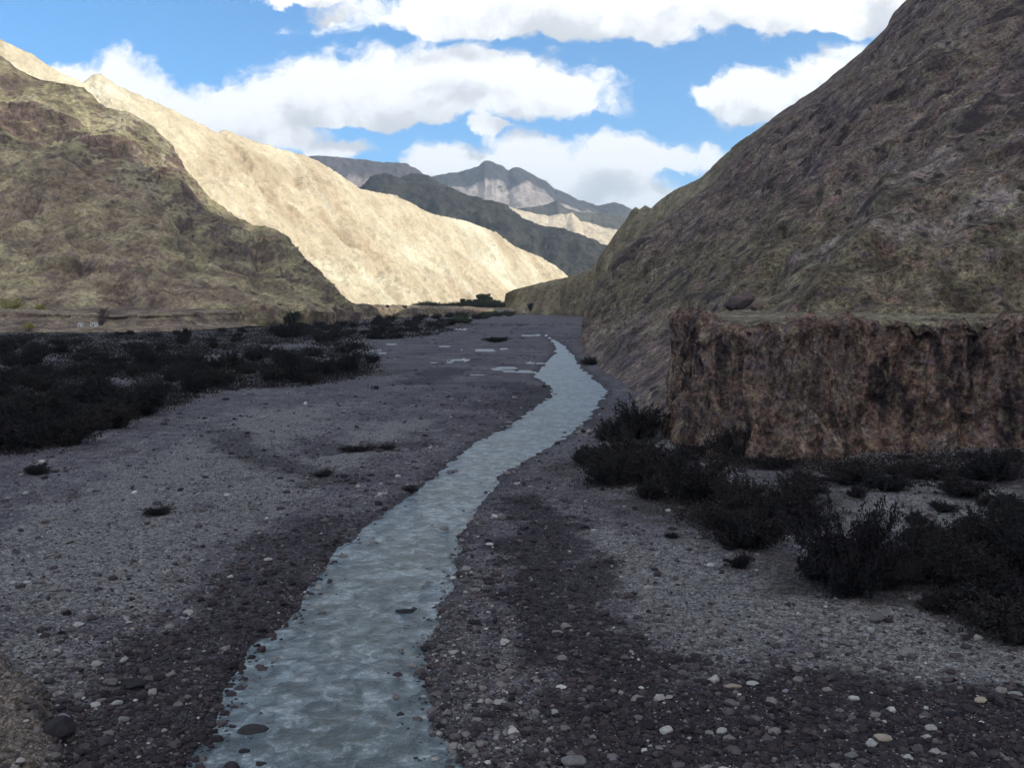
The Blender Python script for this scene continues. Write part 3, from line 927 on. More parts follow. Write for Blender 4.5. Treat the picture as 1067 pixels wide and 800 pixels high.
# --- extra small shrubs along the cliff foot and right thickets
POLY_R = [[(600, 470), (700, 470), (720, 510), (840, 520), (850, 545), (790, 575), (740, 560), (680, 520), (610, 505)],
          [(705, 462), (790, 480), (1060, 470), (1090, 500), (1000, 500), (840, 492), (760, 490)],
          [(930, 560), (1090, 545), (1110, 650), (1020, 640), (950, 610)]]
POLY_L = [(-110, 350), (150, 349), (250, 346), (290, 341), (350, 336), (400, 334), (470, 336), (478, 345), (440, 352), (380, 357), (390, 378), (388, 390), (340, 402),
          (250, 406), (205, 415), (130, 440), (85, 462), (40, 472), (-110, 490)]


def inside(px, py, poly):
    c = False
    for (x0, y0), (x1, y1) in zip(poly, poly[1:] + poly[:1]):
        if (y0 > py) != (y1 > py) and px < (x1 - x0) * (py - y0) / (y1 - y0) + x0:
            c = not c
    return c


def scatter(poly, n, fill, rng, gaps=()):
    xs = [p[0] for p in poly]; ys = [p[1] for p in poly]
    out, tries = [], 0
    while len(out) < n and tries < 60000:
        tries += 1
        px, py = rng.uniform(min(xs), max(xs)), rng.uniform(min(ys), max(ys))
        if not inside(px, py, poly): continue
        if any(((px - a) / c) ** 2 + ((py - b) / d) ** 2 < 1 for a, b, c, d in gaps): continue
        D = ground(px, py)[1]
        w_ = rng.uniform(2.6, 5.4) * F / D
        if any(((px - a) / (w_ + c)) ** 2 + ((py - b) / ((w_ + c) * .38)) ** 2 < fill for a, b, c in out): continue
        out.append((px, py, w_))
    return out


prng = random.Random(5)
for pk, poly in enumerate(POLY_R):
    for px, py, wp in scatter(poly, 9, .2, prng):
        shrub(px, py, wp * (.8, .6, .8)[pk], 'low dark shrub within the thickets below the brown cliff', 'thicket shrubs below the cliff', hscale=prng.uniform(.45, .85) * (1, .75, 1)[pk])
GAPS = [(120, 400, 26, 5), (300, 362, 34, 3), (250, 392, 18, 3), (218, 376, 17, 5), (190, 402, 13, 6), (430, 357, 60, 4), (378, 345, 12, 2)]
for px, py, wp in scatter(POLY_L, 165, .10, prng, GAPS):
    shrub(px, py, max(wp * 1.35, 11), 'low dark shrub in the dense thicket on the left valley floor', 'thicket shrubs on the left valley floor', hscale=prng.uniform(.6, 1.05))
for px, py, wp in scatter([(300, 340), (400, 333), (478, 330), (532, 325.5), (500, 334), (470, 345), (400, 354), (330, 360), (300, 352)], 40, .06, prng, [(378, 345, 10, 1.5), (440, 352, 14, 2)]):
    shrub(px, py, max(wp * 1.5, 13), 'low dark shrub in the far end of the left thicket towards the valley head', 'thicket shrubs towards the valley head', hscale=prng.uniform(.6, .9))
for px, py, wp in scatter([(478, 330), (535, 326), (538, 332), (500, 337), (478, 338)], 9, .05, prng):
    shrub(px, py, max(wp * 1.6, 14), 'greenish shrub in the clump before the far white buildings', 'green shrubs before the far buildings', 'far', hscale=.75)
# yellow-green bushes on the terrace at the left
for px, py, wp, lb in [(42, 320, 16, 'yellow green bush on the left terrace above the dark undercut'), (12, 318, 20, 'yellow bush on the terrace at the left picture side'),
                       (30, 343, 14, 'yellow green bush at the foot of the left cut bank')]:
    D = 505 if py > 340 else 590
    py = py if py > 340 else py + 5
    shrub(px, py, wp, lb, 'yellow bushes on the left terrace', 'yellow', hscale=.9, pos_=at(px, py, D))

# undergrowth: low leafless scrub nobody could count
rng = np.random.default_rng(3)
pp_ = []
for poly, n in [(POLY_L, 4400)] + [(q, 300) for q in POLY_R]:
    xs = [p[0] for p in poly]; ys = [p[1] for p in poly]
    c = 0
    while c < n:
        px, py = rng.uniform(min(xs), max(xs)), rng.uniform(min(ys), max(ys))
        if not inside(px, py, poly) or any(((px - a) / cc) ** 2 + ((py - b) / d) ** 2 < 1 for a, b, cc, d in GAPS): continue
        pp_.append((px, py)); c += 1
G3 = np.array([ground(*p) for p in pp_])
gzz = relief(G3[:, 0], G3[:, 1])
pts, szs = [], []
for (x, y, _), z in zip(G3, gzz):
    k = 26
    s_ = .4 + y * .0028
    q = rng.normal(0, 1, (k, 3)) * np.array([s_ * 1.3, s_ * 1.3, s_ * .4])
    q[:, 2] = np.abs(q[:, 2]) + .02
    pts.append(q + np.array([x, y, z])); szs.append(np.full(k, .06 + y * .0009))
for _ in range(420):
    px, py = rng.uniform(150, 620), 338 + 200 * rng.random() ** 2.2
    x, y, _z = ground(px, py)
    if y > 15 and y < 560:
        xl_, xr_ = bank_x(np.array([y]))
        if xl_[0] - 1 < x < xr_[0] + 1: continue
    if y < 330 and x > 16: continue
    s_ = rng.uniform(.18, .5) * (1 + y * .002)
    q = rng.normal(0, 1, (14, 3)) * np.array([s_ * 1.3, s_, s_ * .3])
    q[:, 2] = np.abs(q[:, 2])
    pts.append(q + np.array([x, y, relief1(x, y)])); szs.append(np.full(14, .05 + y * .0006))
V, Fq = leaf_quads(np.concatenate(pts), np.concatenate(szs), rng, up=.8)
tag(mesh_np('undergrowth', V, Fq, M_SHRUB, smooth=False), 'low dark scrub between the thicket shrubs', 'undergrowth', kind='stuff')


# ------------------------------------------------------------------ trees
def tree(name, loc, h, rw, label, group, mat, seed, slim=False, nleaf=2600, base=.12):
    rng = np.random.default_rng(seed)
    e = empty(name, loc)
    paths = [np.array([[0, 0, -2.5], [.02 * h * rng.normal(), .01 * h, h * .3], [.02 * h * rng.normal(), 0, h * .6], [0, 0, h * .92]])]
    rad_ = [h * .02]
    pts = []
    for k in range(26):
        z0 = h * rng.uniform(base, .8)
        az = rng.uniform(0, 6.28)
        env = math.sin(math.pi * min(1, max(.08, (z0 / h - base * .6) / (1.05 - base * .6))) ** .8)
        ln = rw * max(.35, env) * rng.uniform(.6, 1.1)
        rise = ln * (2.2 if slim else .7)
        p0 = np.array([0, 0, z0]); p1 = p0 + np.array([math.cos(az) * ln, math.sin(az) * ln, min(rise, h - z0)])
        pm = p0 * .5 + p1 * .5 + np.array([math.cos(az), math.sin(az), -.4]) * ln * .15
        paths.append(np.stack([p0, pm, p1])); rad_.append(h * .009)
        n_ = nleaf // 26
        u = rng.uniform(.15, 1.05, n_)
        c = np.where(u[:, None] < .5, p0 + (pm - p0) * u[:, None] * 2, pm + (p1 - pm) * (u[:, None] * 2 - 1))
        pts.append(c + rng.normal(0, rw * (.10 if slim else .15), (n_, 3)))
    if nleaf < 2000:
        n_ = nleaf // 2
        zz_ = rng.uniform(.03, 1.02, n_)
        rr_ = rw * np.sin(np.pi * np.clip(zz_ * .92 + .06, 0, 1)) ** .7 * np.sqrt(rng.random(n_)) * (.75 + .25 * np.sin(zz_ * 17 + seed))
        aa_ = rng.uniform(0, 6.28, n_)
        pts.append(np.stack([rr_ * np.cos(aa_), rr_ * np.sin(aa_), zz_ * h], 1))
    TV, TF = tubes(paths, rad_)
    mesh_np('trunk', TV, TF, M_STEM, e)
    P = np.concatenate(pts)
    V, Fq = leaf_quads(P, rng.uniform(.03, .07, len(P)) * (rw if not slim else rw * 1.6) * (1.9 if nleaf < 2000 else 1.15), rng, up=.3, asp=1.6)
    mesh_np('crown', V, Fq, mat, e, smooth=False)
    tag(e, label, 'tree', group)
    return e


tree('tree', at(107, 341.5, 529), 11.5, 3.3, 'reddish dark tree beside the small white buildings on the left', None, M_RUSSET, 2)
tree('tree', at(290, 338, 690), 14, 7, 'dark green tree with pointed top at the edge of the left thicket', None, M_DKGREEN, 3, base=.03)
tree('tree', at(303, 340, 670), 8, 8, 'low spreading dark tree right of the pointed dark tree', None, M_DKGREEN, 4, base=.03)
# far grove at the foot of the pale slope
x0 = [(437, 322, 9, 5), (443, 322, 11, 7), (449, 321, 6, 4), (457, 321, 5, 4), (464, 321, 6, 4), (470, 320.5, 5, 4), (476, 320, 6, 4), (482, 319.5, 14, 2.2), (485, 319.5, 11, 2), (489, 319, 12, 2.2), (493, 318.5, 9, 3),
      (497, 318, 10, 3), (502, 317, 16, 4.5), (505, 317, 17, 5), (509, 317, 12, 4), (514, 317, 8, 4), (518, 316.5, 6, 4), (452, 320, 8, 2.2), (472, 321, 8, 2.4), (446, 321, 8, 5), (461, 321, 7, 5), (479, 320, 8, 4), (487, 320, 8, 5), (499, 319, 8, 5), (511, 318.5, 9, 5), (522, 318.5, 5, 5)]
for k, (px, py, hp, wp) in enumerate(x0):
    D = 1430
    x, y, z = at(px, py + .8, D)
    slim = hp > 2.6 * wp
    lb = 'slim pointed tree in the far grove at the foot of the pale slope' if slim else 'bushy tree in the far grove at the foot of the pale slope'
    if 500 < px < 507: lb = 'taller round tree at the right of the far grove, %s one' % ('left' if px < 504 else 'right')
    if 436 < px < 445: lb = 'dark round tree at the left end of the far grove, %s one' % ('left' if px < 440 else 'taller')
    tree('poplar_tree' if slim else 'tree', (x, y, z), hp / F * D * .6, wp / F * D * (1.3 if slim else 1.0), lb, 'far grove at the foot of the pale slope', M_GREEN if px > 498 else M_DKGREEN, 50 + k, slim, 1300, .02)
for k in range(14):
    px = 436 + k * 6.6
    shrub(px, 321, 12, 'low dark bush at the foot of the far grove trees', 'low bushes under the far grove', 'green', name='bush', hscale=.9, pos_=at(px, 321.6 - .08 * k, 1415))
tree('tree', at(553, 323.5, 1380), 9.5, 4.6, 'single round dark tree right of the far white buildings', None, M_DKGREEN, 90, nleaf=1200, base=.05)
for px, py, lb in [(404, 319.5, 'tiny round bush on the skyline of the flat terrace, left of two'), (422, 320, 'tiny round bush on the skyline of the flat terrace, right of two')]:
    shrub(px, py, 5, lb, 'tiny bushes on the terrace skyline', 'green', pos_=at(px, py + 1, 1000))

# ================================================================== BUILDINGS
m, nt, b = new_mat('whitewash')
nt.l.new(nt.mix(nt.noise(pos(nt), .8, 3), (.42, .41, .39), (.56, .55, .53)), b.inputs['Base Color'])
M_WHITE = m
m, nt, b = new_mat('flat_earth_roof'); b.inputs['Base Color'].default_value = (.30, .26, .22, 1); M_ROOF = m
m, nt, b = new_mat('dark_opening'); b.inputs['Base Color'].default_value = (.03, .028, .03, 1); M_OPEN = m


def box(sx, sy, sz, cx=0, cy=0, cz=0, taper=0.0):
    v = []
    for z in (0, 1):
        k = 1 - taper * z
        for x, y in ((-1, -1), (1, -1), (1, 1), (-1, 1)):
            v.append((cx + x * sx / 2 * k, cy + y * sy / 2 * k, cz + z * sz))
    f = [(0, 3, 2, 1), (4, 5, 6, 7), (0, 1, 5, 4), (1, 2, 6, 5), (2, 3, 7, 6), (3, 0, 4, 7)]
    return np.array(v), np.array(f)


def house(loc, w_, d_, h_, label, group=None):
    e = empty('house', loc)
    v, f = box(w_, d_, h_ + 1.0, 0, 0, -1.0, .03); mesh_np('wall', v, f, M_WHITE, e, smooth=False)
    v, f = box(w_ * 1.03, d_ * 1.03, h_ * .07, 0, 0, h_ + .004); mesh_np('roof', v, f, M_ROOF, e, smooth=False)
    v, f = box(w_ * .13, .12, h_ * .55, -w_ * .12, -d_ / 2 + .02, 0); mesh_np('door', v, f, M_OPEN, e, smooth=False)
    for sx in (-.33, .2):
        v, f = box(w_ * .1, .12, h_ * .25, sx * w_, -d_ / 2 + .03, h_ * .5); mesh_np('window', v, f, M_OPEN, e, smooth=False)
    tag(e, label, 'house', group)
    return e


house(at(84.5, 340.3, 529), 2.6, 2.6, 2.1, 'small white hut below the left terrace, left one of two')
house(at(99.5, 340.3, 530), 4.4, 2.8, 2.2, 'white hut beside the reddish tree on the left, right one of two')
house(at(521.5, 325.4, 1300), 9.0, 6, 3.2, 'longest white house far up the valley behind green shrubs')
house(at(532.5, 325.2, 1330), 3.8, 4, 2.6, 'small white house just right of the longest far white house')
house(at(546, 324.8, 1345), 3.0, 3, 2.4, 'tiny white house next to the single round dark tree')

# ================================================================== STONES
def stone_mat(name, a, b_):
    m, nt, b = new_mat(name)
    tc = nt.new('ShaderNodeTexCoord').outputs['Object']
    r = nt.new('ShaderNodeObjectInfo').outputs['Random']
    n = nt.noise(tc, 2.2, 5, .65)
    f = nt.math('ADD', nt.math('MULTIPLY', n, .8), nt.math('MULTIPLY', nt.math('SUBTRACT', r, .5), .5))
    nt.l.new(nt.ramp(f, [(.2, a), (.75, b_)]), b.inputs['Base Color'])
    nt.l.new(nt.bump(nt.noise(tc, 5, 5, .7), .6, .12), b.inputs['Normal'])
    return m


M_ST = {'pale': stone_mat('pale_stone', (.22, .22, .215), (.45, .44, .43)), 'grey': stone_mat('grey_stone', (.09, .088, .09), (.20, .195, .195)),
        'tan': stone_mat('tan_stone', (.19, .155, .125), (.33, .28, .22)), 'dark': stone_mat('dark_wet_stone', (.016, .015, .018), (.045, .04, .045)),
        'purple': stone_mat('mauve_stone', (.14, .12, .15), (.27, .24, .29)), 'brown': stone_mat('brown_rock', (.05, .04, .045), (.13, .09, .08))}


def ico(sub):
    t = (1 + 5 ** .5) / 2
    v = [(-1, t, 0), (1, t, 0), (-1, -t, 0), (1, -t, 0), (0, -1, t), (0, 1, t), (0, -1, -t), (0, 1, -t), (t, 0, -1), (t, 0, 1), (-t, 0, -1), (-t, 0, 1)]
    f = [(0, 11, 5), (0, 5, 1), (0, 1, 7), (0, 7, 10), (0, 10, 11), (1, 5, 9), (5, 11, 4), (11, 10, 2), (10, 7, 6), (7, 1, 8), (3, 9, 4), (3, 4, 2), (3, 2, 6), (3, 6, 8), (3, 8, 9),
         (4, 9, 5), (2, 4, 11), (6, 2, 10), (8, 6, 7), (9, 8, 1)]
    v = [np.array(q) / np.linalg.norm(q) for q in v]
    for _ in range(sub):
        mid_, nf = {}, []

        def mp(a, b):
            k = (min(a, b), max(a, b))
            if k not in mid_:
                q = v[a] + v[b]
                v.append(q / np.linalg.norm(q)); mid_[k] = len(v) - 1
            return mid_[k]
        for a, b, c in f:
            x, y, z = mp(a, b), mp(b, c), mp(c, a)
            nf += [(a, x, z), (b, y, x), (c, z, y), (x, y, z)]
        f = nf
    return np.array(v), np.array(f)


IV, IF = ico(3)


def rock_verts(seed, cuts=9):
    rng = np.random.default_rng(seed)
    V = IV * (1 + .16 * fbm(IV * 1.1 + seed * 3.7, 3)[:, None])
    for _ in range(cuts):                       # broken faces
        n = rng.normal(size=3); n /= np.linalg.norm(n)
        d = rng.uniform(.55, .85)
        ex = np.maximum(V @ n - d, 0)
        V = V - n * (ex * .93)[:, None]
    V = V * (1 + .03 * fbm(IV * 4 + seed, 3)[:, None])
    V = V - (V.max(0) + V.min(0)) / 2
    return V / (V.max(0) - V.min(0)).max() * 2


ROCKV = [rock_verts(200 + k) for k in range(9)]
ROCKS = {}


def stone(px, py, wpx, col, label, group, hr=.6, dr=.8, name='stone', pos_=None, sink=.25):
    x, y, z = ground(px, py)
    if pos_: x, y, z = pos_
    else:
        zz = relief1(x, y)
        z = max(zz, float(water_z(np.array([y]))[0]) - .1)
    r = wpx / F * y / 2
    k = random.randrange(9)
    if (k, col) not in ROCKS:
        o = mesh_np(name, ROCKV[k], IF, M_ST[col])
        ROCKS[(k, col)] = o
    else:
        o = ROCKS[(k, col)].copy(); COL.objects.link(o); o.name = name
    o.location = (x, y, z + r * hr * (1 - 2 * sink) * .9)
    o.rotation_euler = (0, 0, random.choice((0, 3.14)) + random.uniform(-.5, .5))
    o.scale = (r, r * dr, r * hr)
    return tag(o, label, 'stone', group)


NAMED = [(914, 649, 17, 'grey', 'rounded grey boulder on the pale gravel, largest stone of the right bar', .8), (907, 659, 9, 'pale', 'small white stone just below the rounded grey boulder', .9),
         (745, 715, 10, 'pale', 'bright white upright stone at the edge of the dark cobbles', 1.2), (784, 719, 14, 'pale', 'flat whitish slab stone right of the bright upright stone', .4),
         (763, 720, 20, 'tan', 'flat tan slab stone between the white upright stone and the whitish slab', .25), (944, 678, 20, 'grey', 'grey half buried boulder below the large rounded one', .45),
         (938, 722, 11, 'grey', 'pale grey stone in the dark cobbles below the half buried boulder', .6), (970, 764, 13, 'pale', 'pale rounded stone in dark cobbles at lower right', .7),
         (908, 781, 13, 'pale', 'angular white stone near the bottom right', 1.0), (920, 774, 20, 'tan', 'flat pale tan stone touching the angular white stone', .4),
         (694, 766, 15, 'pale', 'pale lumpy stone in dark cobbles at the bottom right of the river', .8), (752, 767, 12, 'pale', 'pale pointed stone right of the pale lumpy stone', .8),
         (887, 793, 16, 'grey', 'grey flat stone at the bottom below the angular white stone', .5), (890, 734, 12, 'pale', 'pale stone amid dark cobbles below the gravel bar', .6),
         (946, 795, 12, 'pale', 'pale stone at the very bottom right of the flat grey one', .7), (999, 720, 10, 'grey', 'pale grey stone on the edge of dark cobbles at far right', .7),
         (1022, 734, 14, 'tan', 'tan stone near the right picture side in dark cobbles', .6), (1058, 726, 16, 'pale', 'pale flat stone at the right picture side', .5),
         (598, 798, 28, 'grey', 'broad grey stone at the bottom right of the river', .6), (577, 748, 11, 'pale', 'pale stone on cobbles right of the river bend bottom', .7),
         (493, 780, 13, 'grey', 'grey stone on the right water edge at the bottom', .6), (697, 733, 10, 'pale', 'small pale stone above the pale lumpy stone', .6),
         (117, 709, 14, 'grey', 'rounded grey stone left of the black rock on the left bank', .8), (140, 711, 30, 'dark', 'black flat rock on the left bank cobbles', .5),
         (121, 731, 14, 'pale', 'flat pale stone below the black rock', .5), (99, 733, 12, 'pale', 'pale flat stone left below the black rock', .5),
         (82, 649, 13, 'pale', 'flat pale stone by itself on the sandy left bar', .5), (66, 752, 14, 'purple', 'mauve stone above the big black rock at lower left', .8),
         (74, 760, 12, 'pale', 'whitish stone lying against the big black rock at lower left', .5), (62, 774, 34, 'dark', 'big black rock put in for the crevice shade at the lower left', .9),  # the big black rock stands in for the dark of the crevice
         (129, 750, 12, 'grey', 'grey stone right of the whitish stones on the left bank', .6),
         (264, 749, 34, 'dark', 'long black stone in the river shallows', .32), (254, 771, 15, 'dark', 'small black stone below the long black stone in the river', .5),
         (240, 789, 19, 'dark', 'rounded black stone at the lower left water edge', .8), (269, 784, 26, 'dark', 'thin black stone barely above the river at the bottom', .22),
         (224, 760, 18, 'dark', 'dark stone on the left water edge beside the long black stone', .6), (423, 629, 24, 'dark', 'flat dark stone in the middle of the river', .28),
         (414, 694, 12, 'dark', 'small black stone in the right half of the river', .7), (436, 700, 9, 'dark', 'small dark stone at the right water edge', .6),
         (447, 600, 10, 'grey', 'small grey stone on right bank beside the river middle', .6), (740, 590, 8, 'pale', 'small white stone left of the small round shrub', .7),
         (696, 531, 6, 'pale', 'tiny white stone below the riverside thicket', .7), (880, 660, 7, 'pale', 'small white stone left of the large grey boulder', .6)]
for px, py, wp, col, lb, hr in NAMED:
    stone(px, py, wp, col, lb, 'single stones along the river', hr, sink=.22)
# rock on the cliff terrace, fallen blocks at the cliff foot
stone(773, 320, 27, 'brown', 'dark brown boulder standing on the terrace above the cliff', 'single rocks on the slope', .85, .8, 'boulder', at(772, 319.5, 131), .2)
ROCK_MORE = [(760, 322, 13, 'smaller dark rock left of the boulder on the cliff terrace', 130), (786, 322, 9, 'small dark rock right of the boulder on the cliff terrace', 130)]
for px, py, wp, lb, D in ROCK_MORE:
    stone(px, py, wp, 'brown', lb, 'single rocks on the slope', .7, .8, 'boulder', at(px, py, D), .2)


def on_water(x, y):
    xl, xr = bank_x(np.array([y]))
    return xl[0] + .2 < x < xr[0] - .2 and y < 540


ZONES = [('right', [(455, 640), (560, 560), (600, 600), (680, 700), (1110, 700), (1110, 830), (480, 830)], 140,
          'small cobble in the dark stony ground right of the river', 'cobbles in the dark ground right of the river'),
         ('left', [(60, 690), (180, 600), (300, 540), (345, 570), (260, 670), (205, 800), (150, 830), (90, 800)], 75,
          'small cobble on the stony left bank of the river', 'cobbles on the left river bank'),
         ('bar', [(560, 520), (640, 540), (760, 600), (940, 640), (1110, 660), (1110, 700), (700, 700), (610, 610)], 40,
          'small stone on the pale gravel bar below the thickets', 'stones on the pale gravel bar')]
prng = random.Random(9)
for nm, poly, n, lb, gr in ZONES:
    xs = [p[0] for p in poly]; ys = [p[1] for p in poly]
    c = 0
    while c < n:
        px, py = prng.uniform(min(xs), max(xs)), prng.uniform(min(ys), max(ys))
        if not inside(px, py, poly): continue
        x, y, _ = ground(px, py)
        if on_water(x, y): continue
        size = min(.36, .075 * (1 / max(.08, prng.random())) ** .45) * F / y
        col = prng.choices(('pale', 'grey', 'tan', 'purple', 'dark', 'brown'), (.8, 2.2, .8, 2, 5, 4) if nm != 'bar' else (1, 5, 2, 2, 3, 2))[0]
        stone(px, py, size, col, lb, gr, prng.uniform(.4, .85), prng.uniform(.6, 1))
        c += 1

# gravel: tens of thousands of pebbles as one sheet of loose stones
rng = np.random.default_rng(21)
n = 85000
px = rng.uniform(-60, 1130, n * 2)
py = 400 + (rng.random(n * 2) ** .8) * 450
a = (px - W / 2) / F; bb = -(py - H / 2) / F
yy = math.cos(PITCH) + bb * math.sin(PITCH); zz = -math.sin(PITCH) + bb * math.cos(PITCH)
D = -CAMZ / (zz / yy)
X = a / yy * D
keep = D > 18
X, D = X[keep], D[keep]
wetm = band(X, D, DARK); palem = band(X, D, PALE); scr = band(X, D, SCRUB, .6)
xl, xr = bank_x(D)
ed = np.maximum(xl - X, X - xr)
nearbank = np.exp(-np.maximum(ed, 0) / 4)
prob = .46 + .5 * wetm + .45 * nearbank - .22 * palem - .42 * scr - .3 * bluff(X, D)
ok = (rng.random(len(X)) < prob) & ((ed > -.2) | ((ed > -1.3) & (rng.random(len(X)) < .16)))
X, D, wetm, nearbank = X[ok][:n], D[ok][:n], wetm[ok][:n], nearbank[ok][:n]
n = len(X)
zg = relief(X, D)
xl, xr = bank_x(D)
ed = np.maximum(xl - X, X - xr)
zg = np.where((ed > -1.3) & (ed < .9), np.maximum(zg, water_z(D) - .035), zg)
ok = zg > water_z(D) - .12
X, D, zg, wetm = X[ok], D[ok], zg[ok], wetm[ok]
n = len(X)
size = np.minimum(.024 * (1 / np.maximum(rng.random(n), .005)) ** .44, .2) * (.75 + D / 75)
B, BF = ico(0)
jit = 1 + rng.uniform(-.28, .28, (n, 12))
sc3 = np.stack([size, size * rng.uniform(.55, 1, n), size * rng.uniform(.3, .7, n)], 1)
rot = rng.uniform(0, 6.28, n)
P = B[None] * jit[:, :, None] * sc3[:, None, :]
c_, s_ = np.cos(rot)[:, None], np.sin(rot)[:, None]
P = np.stack([P[:, :, 0] * c_ - P[:, :, 1] * s_, P[:, :, 0] * s_ + P[:, :, 1] * c_, P[:, :, 2]], -1)
P += np.stack([X, D, zg + sc3[:, 2] * .35], 1)[:, None, :]
Fg = (BF[None] + (np.arange(n) * 12)[:, None, None]).reshape(-1, 3)
tone = np.where(rng.random(n) < .25 + .72 * wetm, rng.beta(.75, 4.2, n), rng.beta(2.2, 3.6, n))
tone = np.where(rng.random(n) < .8 * wetm, tone * .45, tone)
tone = np.where(rng.random(n) < .05 * wetm, rng.uniform(.3, .6, n), tone)
tone = np.where(rng.random(n) < .022, rng.uniform(.55, .95, n), tone)
m, nt, b = new_mat('gravel_stones')
t = attr(nt, 'tone')
cst = nt.ramp(t, [(0, (.012, .010, .014)), (.3, (.06, .053, .058)), (.6, (.15, .14, .135)), (1, (.45, .44, .42))])
cst = nt.mix(nt.math('MULTIPLY', attr(nt, 'hue'), .3), cst, (.12, .085, .08), 'MIX')
nt.l.new(cst, b.inputs['Base Color'])
g_o = mesh_np('gravel', P.reshape(-1, 3), Fg, m, smooth=False, attrs={'tone': np.repeat(tone, 12), 'hue': np.repeat((rng.random(n) ** 3), 12)})
tag(g_o, 'loose grey pebbles and cobbles spread over the river banks', 'gravel', kind='stuff')


# ================================================================== SKY AND SUN
SUN_EL, SUN_AZ = 22.0, 108.0        # azimuth measured from the view direction (+Y) towards the right (+X)
sun_d = bpy.data.lights.new('sun', 'SUN')
sun_d.energy = 2.95
sun_d.angle = R(.5)
sun_d.color = (1.0, .945, .82)
sun = bpy.data.objects.new('sun', sun_d)
COL.objects.link(sun)
sun.rotation_euler = (R(90 - SUN_EL), 0, R(180 - SUN_AZ) + R(0))
sun.location = (300, 0, 300)

w = bpy.data.worlds.new('World')
SC.world = w
w.use_nodes = True
nt = NT(w.node_tree)
bg = w.node_tree.nodes['Background']
sky = nt.new('ShaderNodeTexSky', sky_type='NISHITA')
sky.sun_disc = False
sky.sun_elevation = R(SUN_EL)
sky.sun_rotation = R(SUN_AZ)
sky.altitude = 3500
sky.air_density = 1.0
sky.dust_density = .3
sky.ozone_density = 1.6

# cumulus field: a group that gives cloud thickness for a direction (x/y, z/y)
cg = bpy.data.node_groups.new('cumulus_field', 'ShaderNodeTree')
cg.interface.new_socket('uv', in_out='INPUT', socket_type='NodeSocketVector')
cg.interface.new_socket('field', in_out='OUTPUT', socket_type='NodeSocketFloat')
g = NT(cg)
gi = g.new('NodeGroupInput')
go = g.new('NodeGroupOutput')
uv = gi.outputs[0]
wn = g.noise(g.vmath('MULTIPLY', uv, (1, 1.25, 1)), 9, 5, .6, fac=False)
wv = g.vmath('SCALE', g.vmath('SUBTRACT', wn, (.5, .5, .5)), None, scale=.075)
q = g.vmath('ADD', uv, wv)
# px centre, py base, half width, height above base, depth below base   (photo pixels, turned into directions)
BLOBS = [(620, 18, 330, 60, 17), (800, 18, 170, 60, 20), (500, 14, 90, 40, 18), (350, -6, 80, 40, 5), (930, 2, 60, 60, 22),
         (430, 108, 125, 72, 22), (330, 98, 85, 50, 36), (560, 106, 95, 56, 22), (480, 80, 90, 48, 40), (375, 120, 150, 40, 14), (270, 110, 60, 42, 44),
         (120, 92, 72, 38, 50), (205, 118, 75, 38, 50), (60, 88, 40, 25, 26), (285, 142, 70, 26, 30), (345, 158, 45, 14, 14),
         (545, 178, 90, 46, 26), (470, 178, 66, 36, 14), (640, 172, 72, 40, 26), (700, 166, 44, 30, 18), (600, 196, 110, 24, 26), (640, 212, 90, 16, 20), (565, 172, 80, 34, 24),
         (785, 104, 60, 32, 24), (850, 88, 52, 28, 24), (750, 92, 28, 20, 26), (745, 158, 24, 22, 18), (510, 132, 30, 5, 6), (885, 70, 50, 30, 24)]
mn = None
for cx, cy, rx, rt, rb in BLOBS:
    a, e = ray(cx, cy)
    d = g.vmath('SUBTRACT', q, (a, e, 0))
    A = g.vmath('MULTIPLY', d, (F / rx, F / rt, 0))
    B = g.vmath('MULTIPLY', d, (-F / rx, -F / rb, 0))
    L = g.vmath('LENGTH', g.vmath('MAXIMUM', A, B))
    if mn is None:
        mn = L
    else:
        n_ = g.new('ShaderNodeMath', operation='SMOOTH_MIN')
        g.put(n_.inputs[0], mn); g.put(n_.inputs[1], L); n_.inputs[2].default_value = .22
        mn = n_.outputs[0]
f1 = g.noise(g.vmath('MULTIPLY', q, (1, 1.35, 1)), 15, 8, .58)
f2 = g.noise(g.vmath('MULTIPLY', q, (1, 1.2, 1)), 46, 6, .6)
fld = g.math('SUBTRACT', 1.0, mn)
fld = g.math('ADD', fld, g.math('MULTIPLY', g.math('SUBTRACT', f1, .5), 1.5))
fld = g.math('ADD', fld, g.math('MULTIPLY', g.math('SUBTRACT', f2, .5), .6))
g.l.new(fld, go.inputs[0])


def field(vec):
    n = nt.new('ShaderNodeGroup')
    n.node_tree = cg
    nt.put(n.inputs[0], vec)
    return n.outputs[0]


geo = nt.new('ShaderNodeTexCoord').outputs['Generated']
sp = nt.new('ShaderNodeSeparateXYZ')
nt.l.new(geo, sp.inputs[0])
dx, dy, dz = sp.outputs
iy = nt.math('MAXIMUM', dy, .05)
cb = nt.new('ShaderNodeCombineXYZ')
nt.put(cb.inputs[0], nt.math('DIVIDE', dx, iy))
nt.put(cb.inputs[1], nt.math('DIVIDE', dz, iy))
uvw = cb.outputs[0]
f0 = field(uvw)
fup = field(nt.vmath('ADD', uvw, (.012, .026, 0)))
front = nt.mapr(dy, .3, .55)
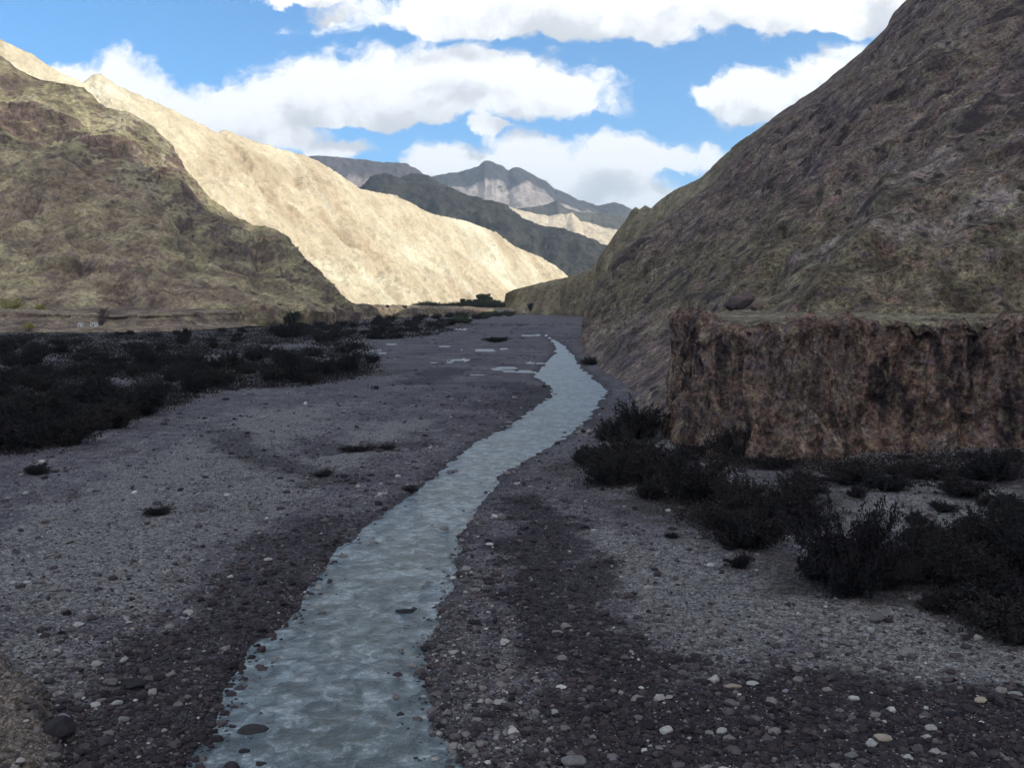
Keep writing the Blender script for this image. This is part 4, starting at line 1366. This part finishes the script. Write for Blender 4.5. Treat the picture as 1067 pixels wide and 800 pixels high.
# unseen clouds elsewhere round the sky, added bright to lift the shade
iz = nt.math('MAXIMUM', nt.math('ADD', dz, .15), .08)
cb2 = nt.new('ShaderNodeCombineXYZ')
nt.put(cb2.inputs[0], nt.math('DIVIDE', dx, iz))
nt.put(cb2.inputs[1], nt.math('DIVIDE', dy, iz))
gen = nt.math('MULTIPLY', nt.math('SUBTRACT', nt.noise(cb2.outputs[0], 1.1, 7, .6), .42), 3.0)
mask_f = nt.mapr(f0, -.03, .36)
mask_g = nt.mapr(gen, -.05, .5)
mask = nt.math('ADD', nt.math('MULTIPLY', mask_f, front), nt.math('MULTIPLY', mask_g, nt.math('SUBTRACT', 1.0, front)))
mask = nt.math('MULTIPLY', mask, nt.mapr(dz, -.02, .03))
grey = nt.math('MULTIPLY', nt.mapr(fup, .28, .95), front)
CL_W = (5.3, 5.3, 5.3)
CL_G = (3.2, 3.27, 3.4)
cloud = nt.mix(grey, CL_W, CL_G)
cloud = nt.mix(front, (8.2, 8.0, 7.8), cloud)  # clouds out of view made brighter as fill light
skyc = nt.mix(1.0, sky.outputs[0], (.345, .745, .93), 'MULTIPLY')
colr = nt.mix(mask, skyc, cloud)
nt.l.new(colr, bg.inputs['Color'])
bg.inputs['Strength'].default_value = .15

SC.view_settings.view_transform = 'Standard'
SC.view_settings.look = 'None'
SC.view_settings.exposure = .75
SC.view_settings.gamma = 1.0
SC.view_settings.use_curve_mapping = False

# ------------------------------------------------------------------ thin valley haze
m = bpy.data.materials.new('haze_air')
m.use_nodes = True
nt = NT(m.node_tree)
m.node_tree.nodes.remove(m.node_tree.nodes['Principled BSDF'])
pv = nt.new('ShaderNodeVolumePrincipled')
pv.inputs['Color'].default_value = (.72, .86, 1.0, 1)
pv.inputs['Density'].default_value = .00004
pv.inputs['Anisotropy'].default_value = .2
nt.l.new(pv.outputs[0], m.node_tree.nodes['Material Output'].inputs['Volume'])
v, f = box(60000, 60000, 2600, 0, 0, -25)
tag(mesh_np('haze', v, f, m, smooth=False), 'thin blue air haze filling the valley', 'haze', kind='stuff')

cy = SC.cycles
cy.max_bounces = 4
cy.diffuse_bounces = 2
cy.glossy_bounces = 2
cy.transmission_bounces = 2
cy.volume_bounces = 0
cy.use_adaptive_sampling = True
cy.adaptive_threshold = .03
w.cycles.sampling_method = 'MANUAL'
w.cycles.sample_map_resolution = 512
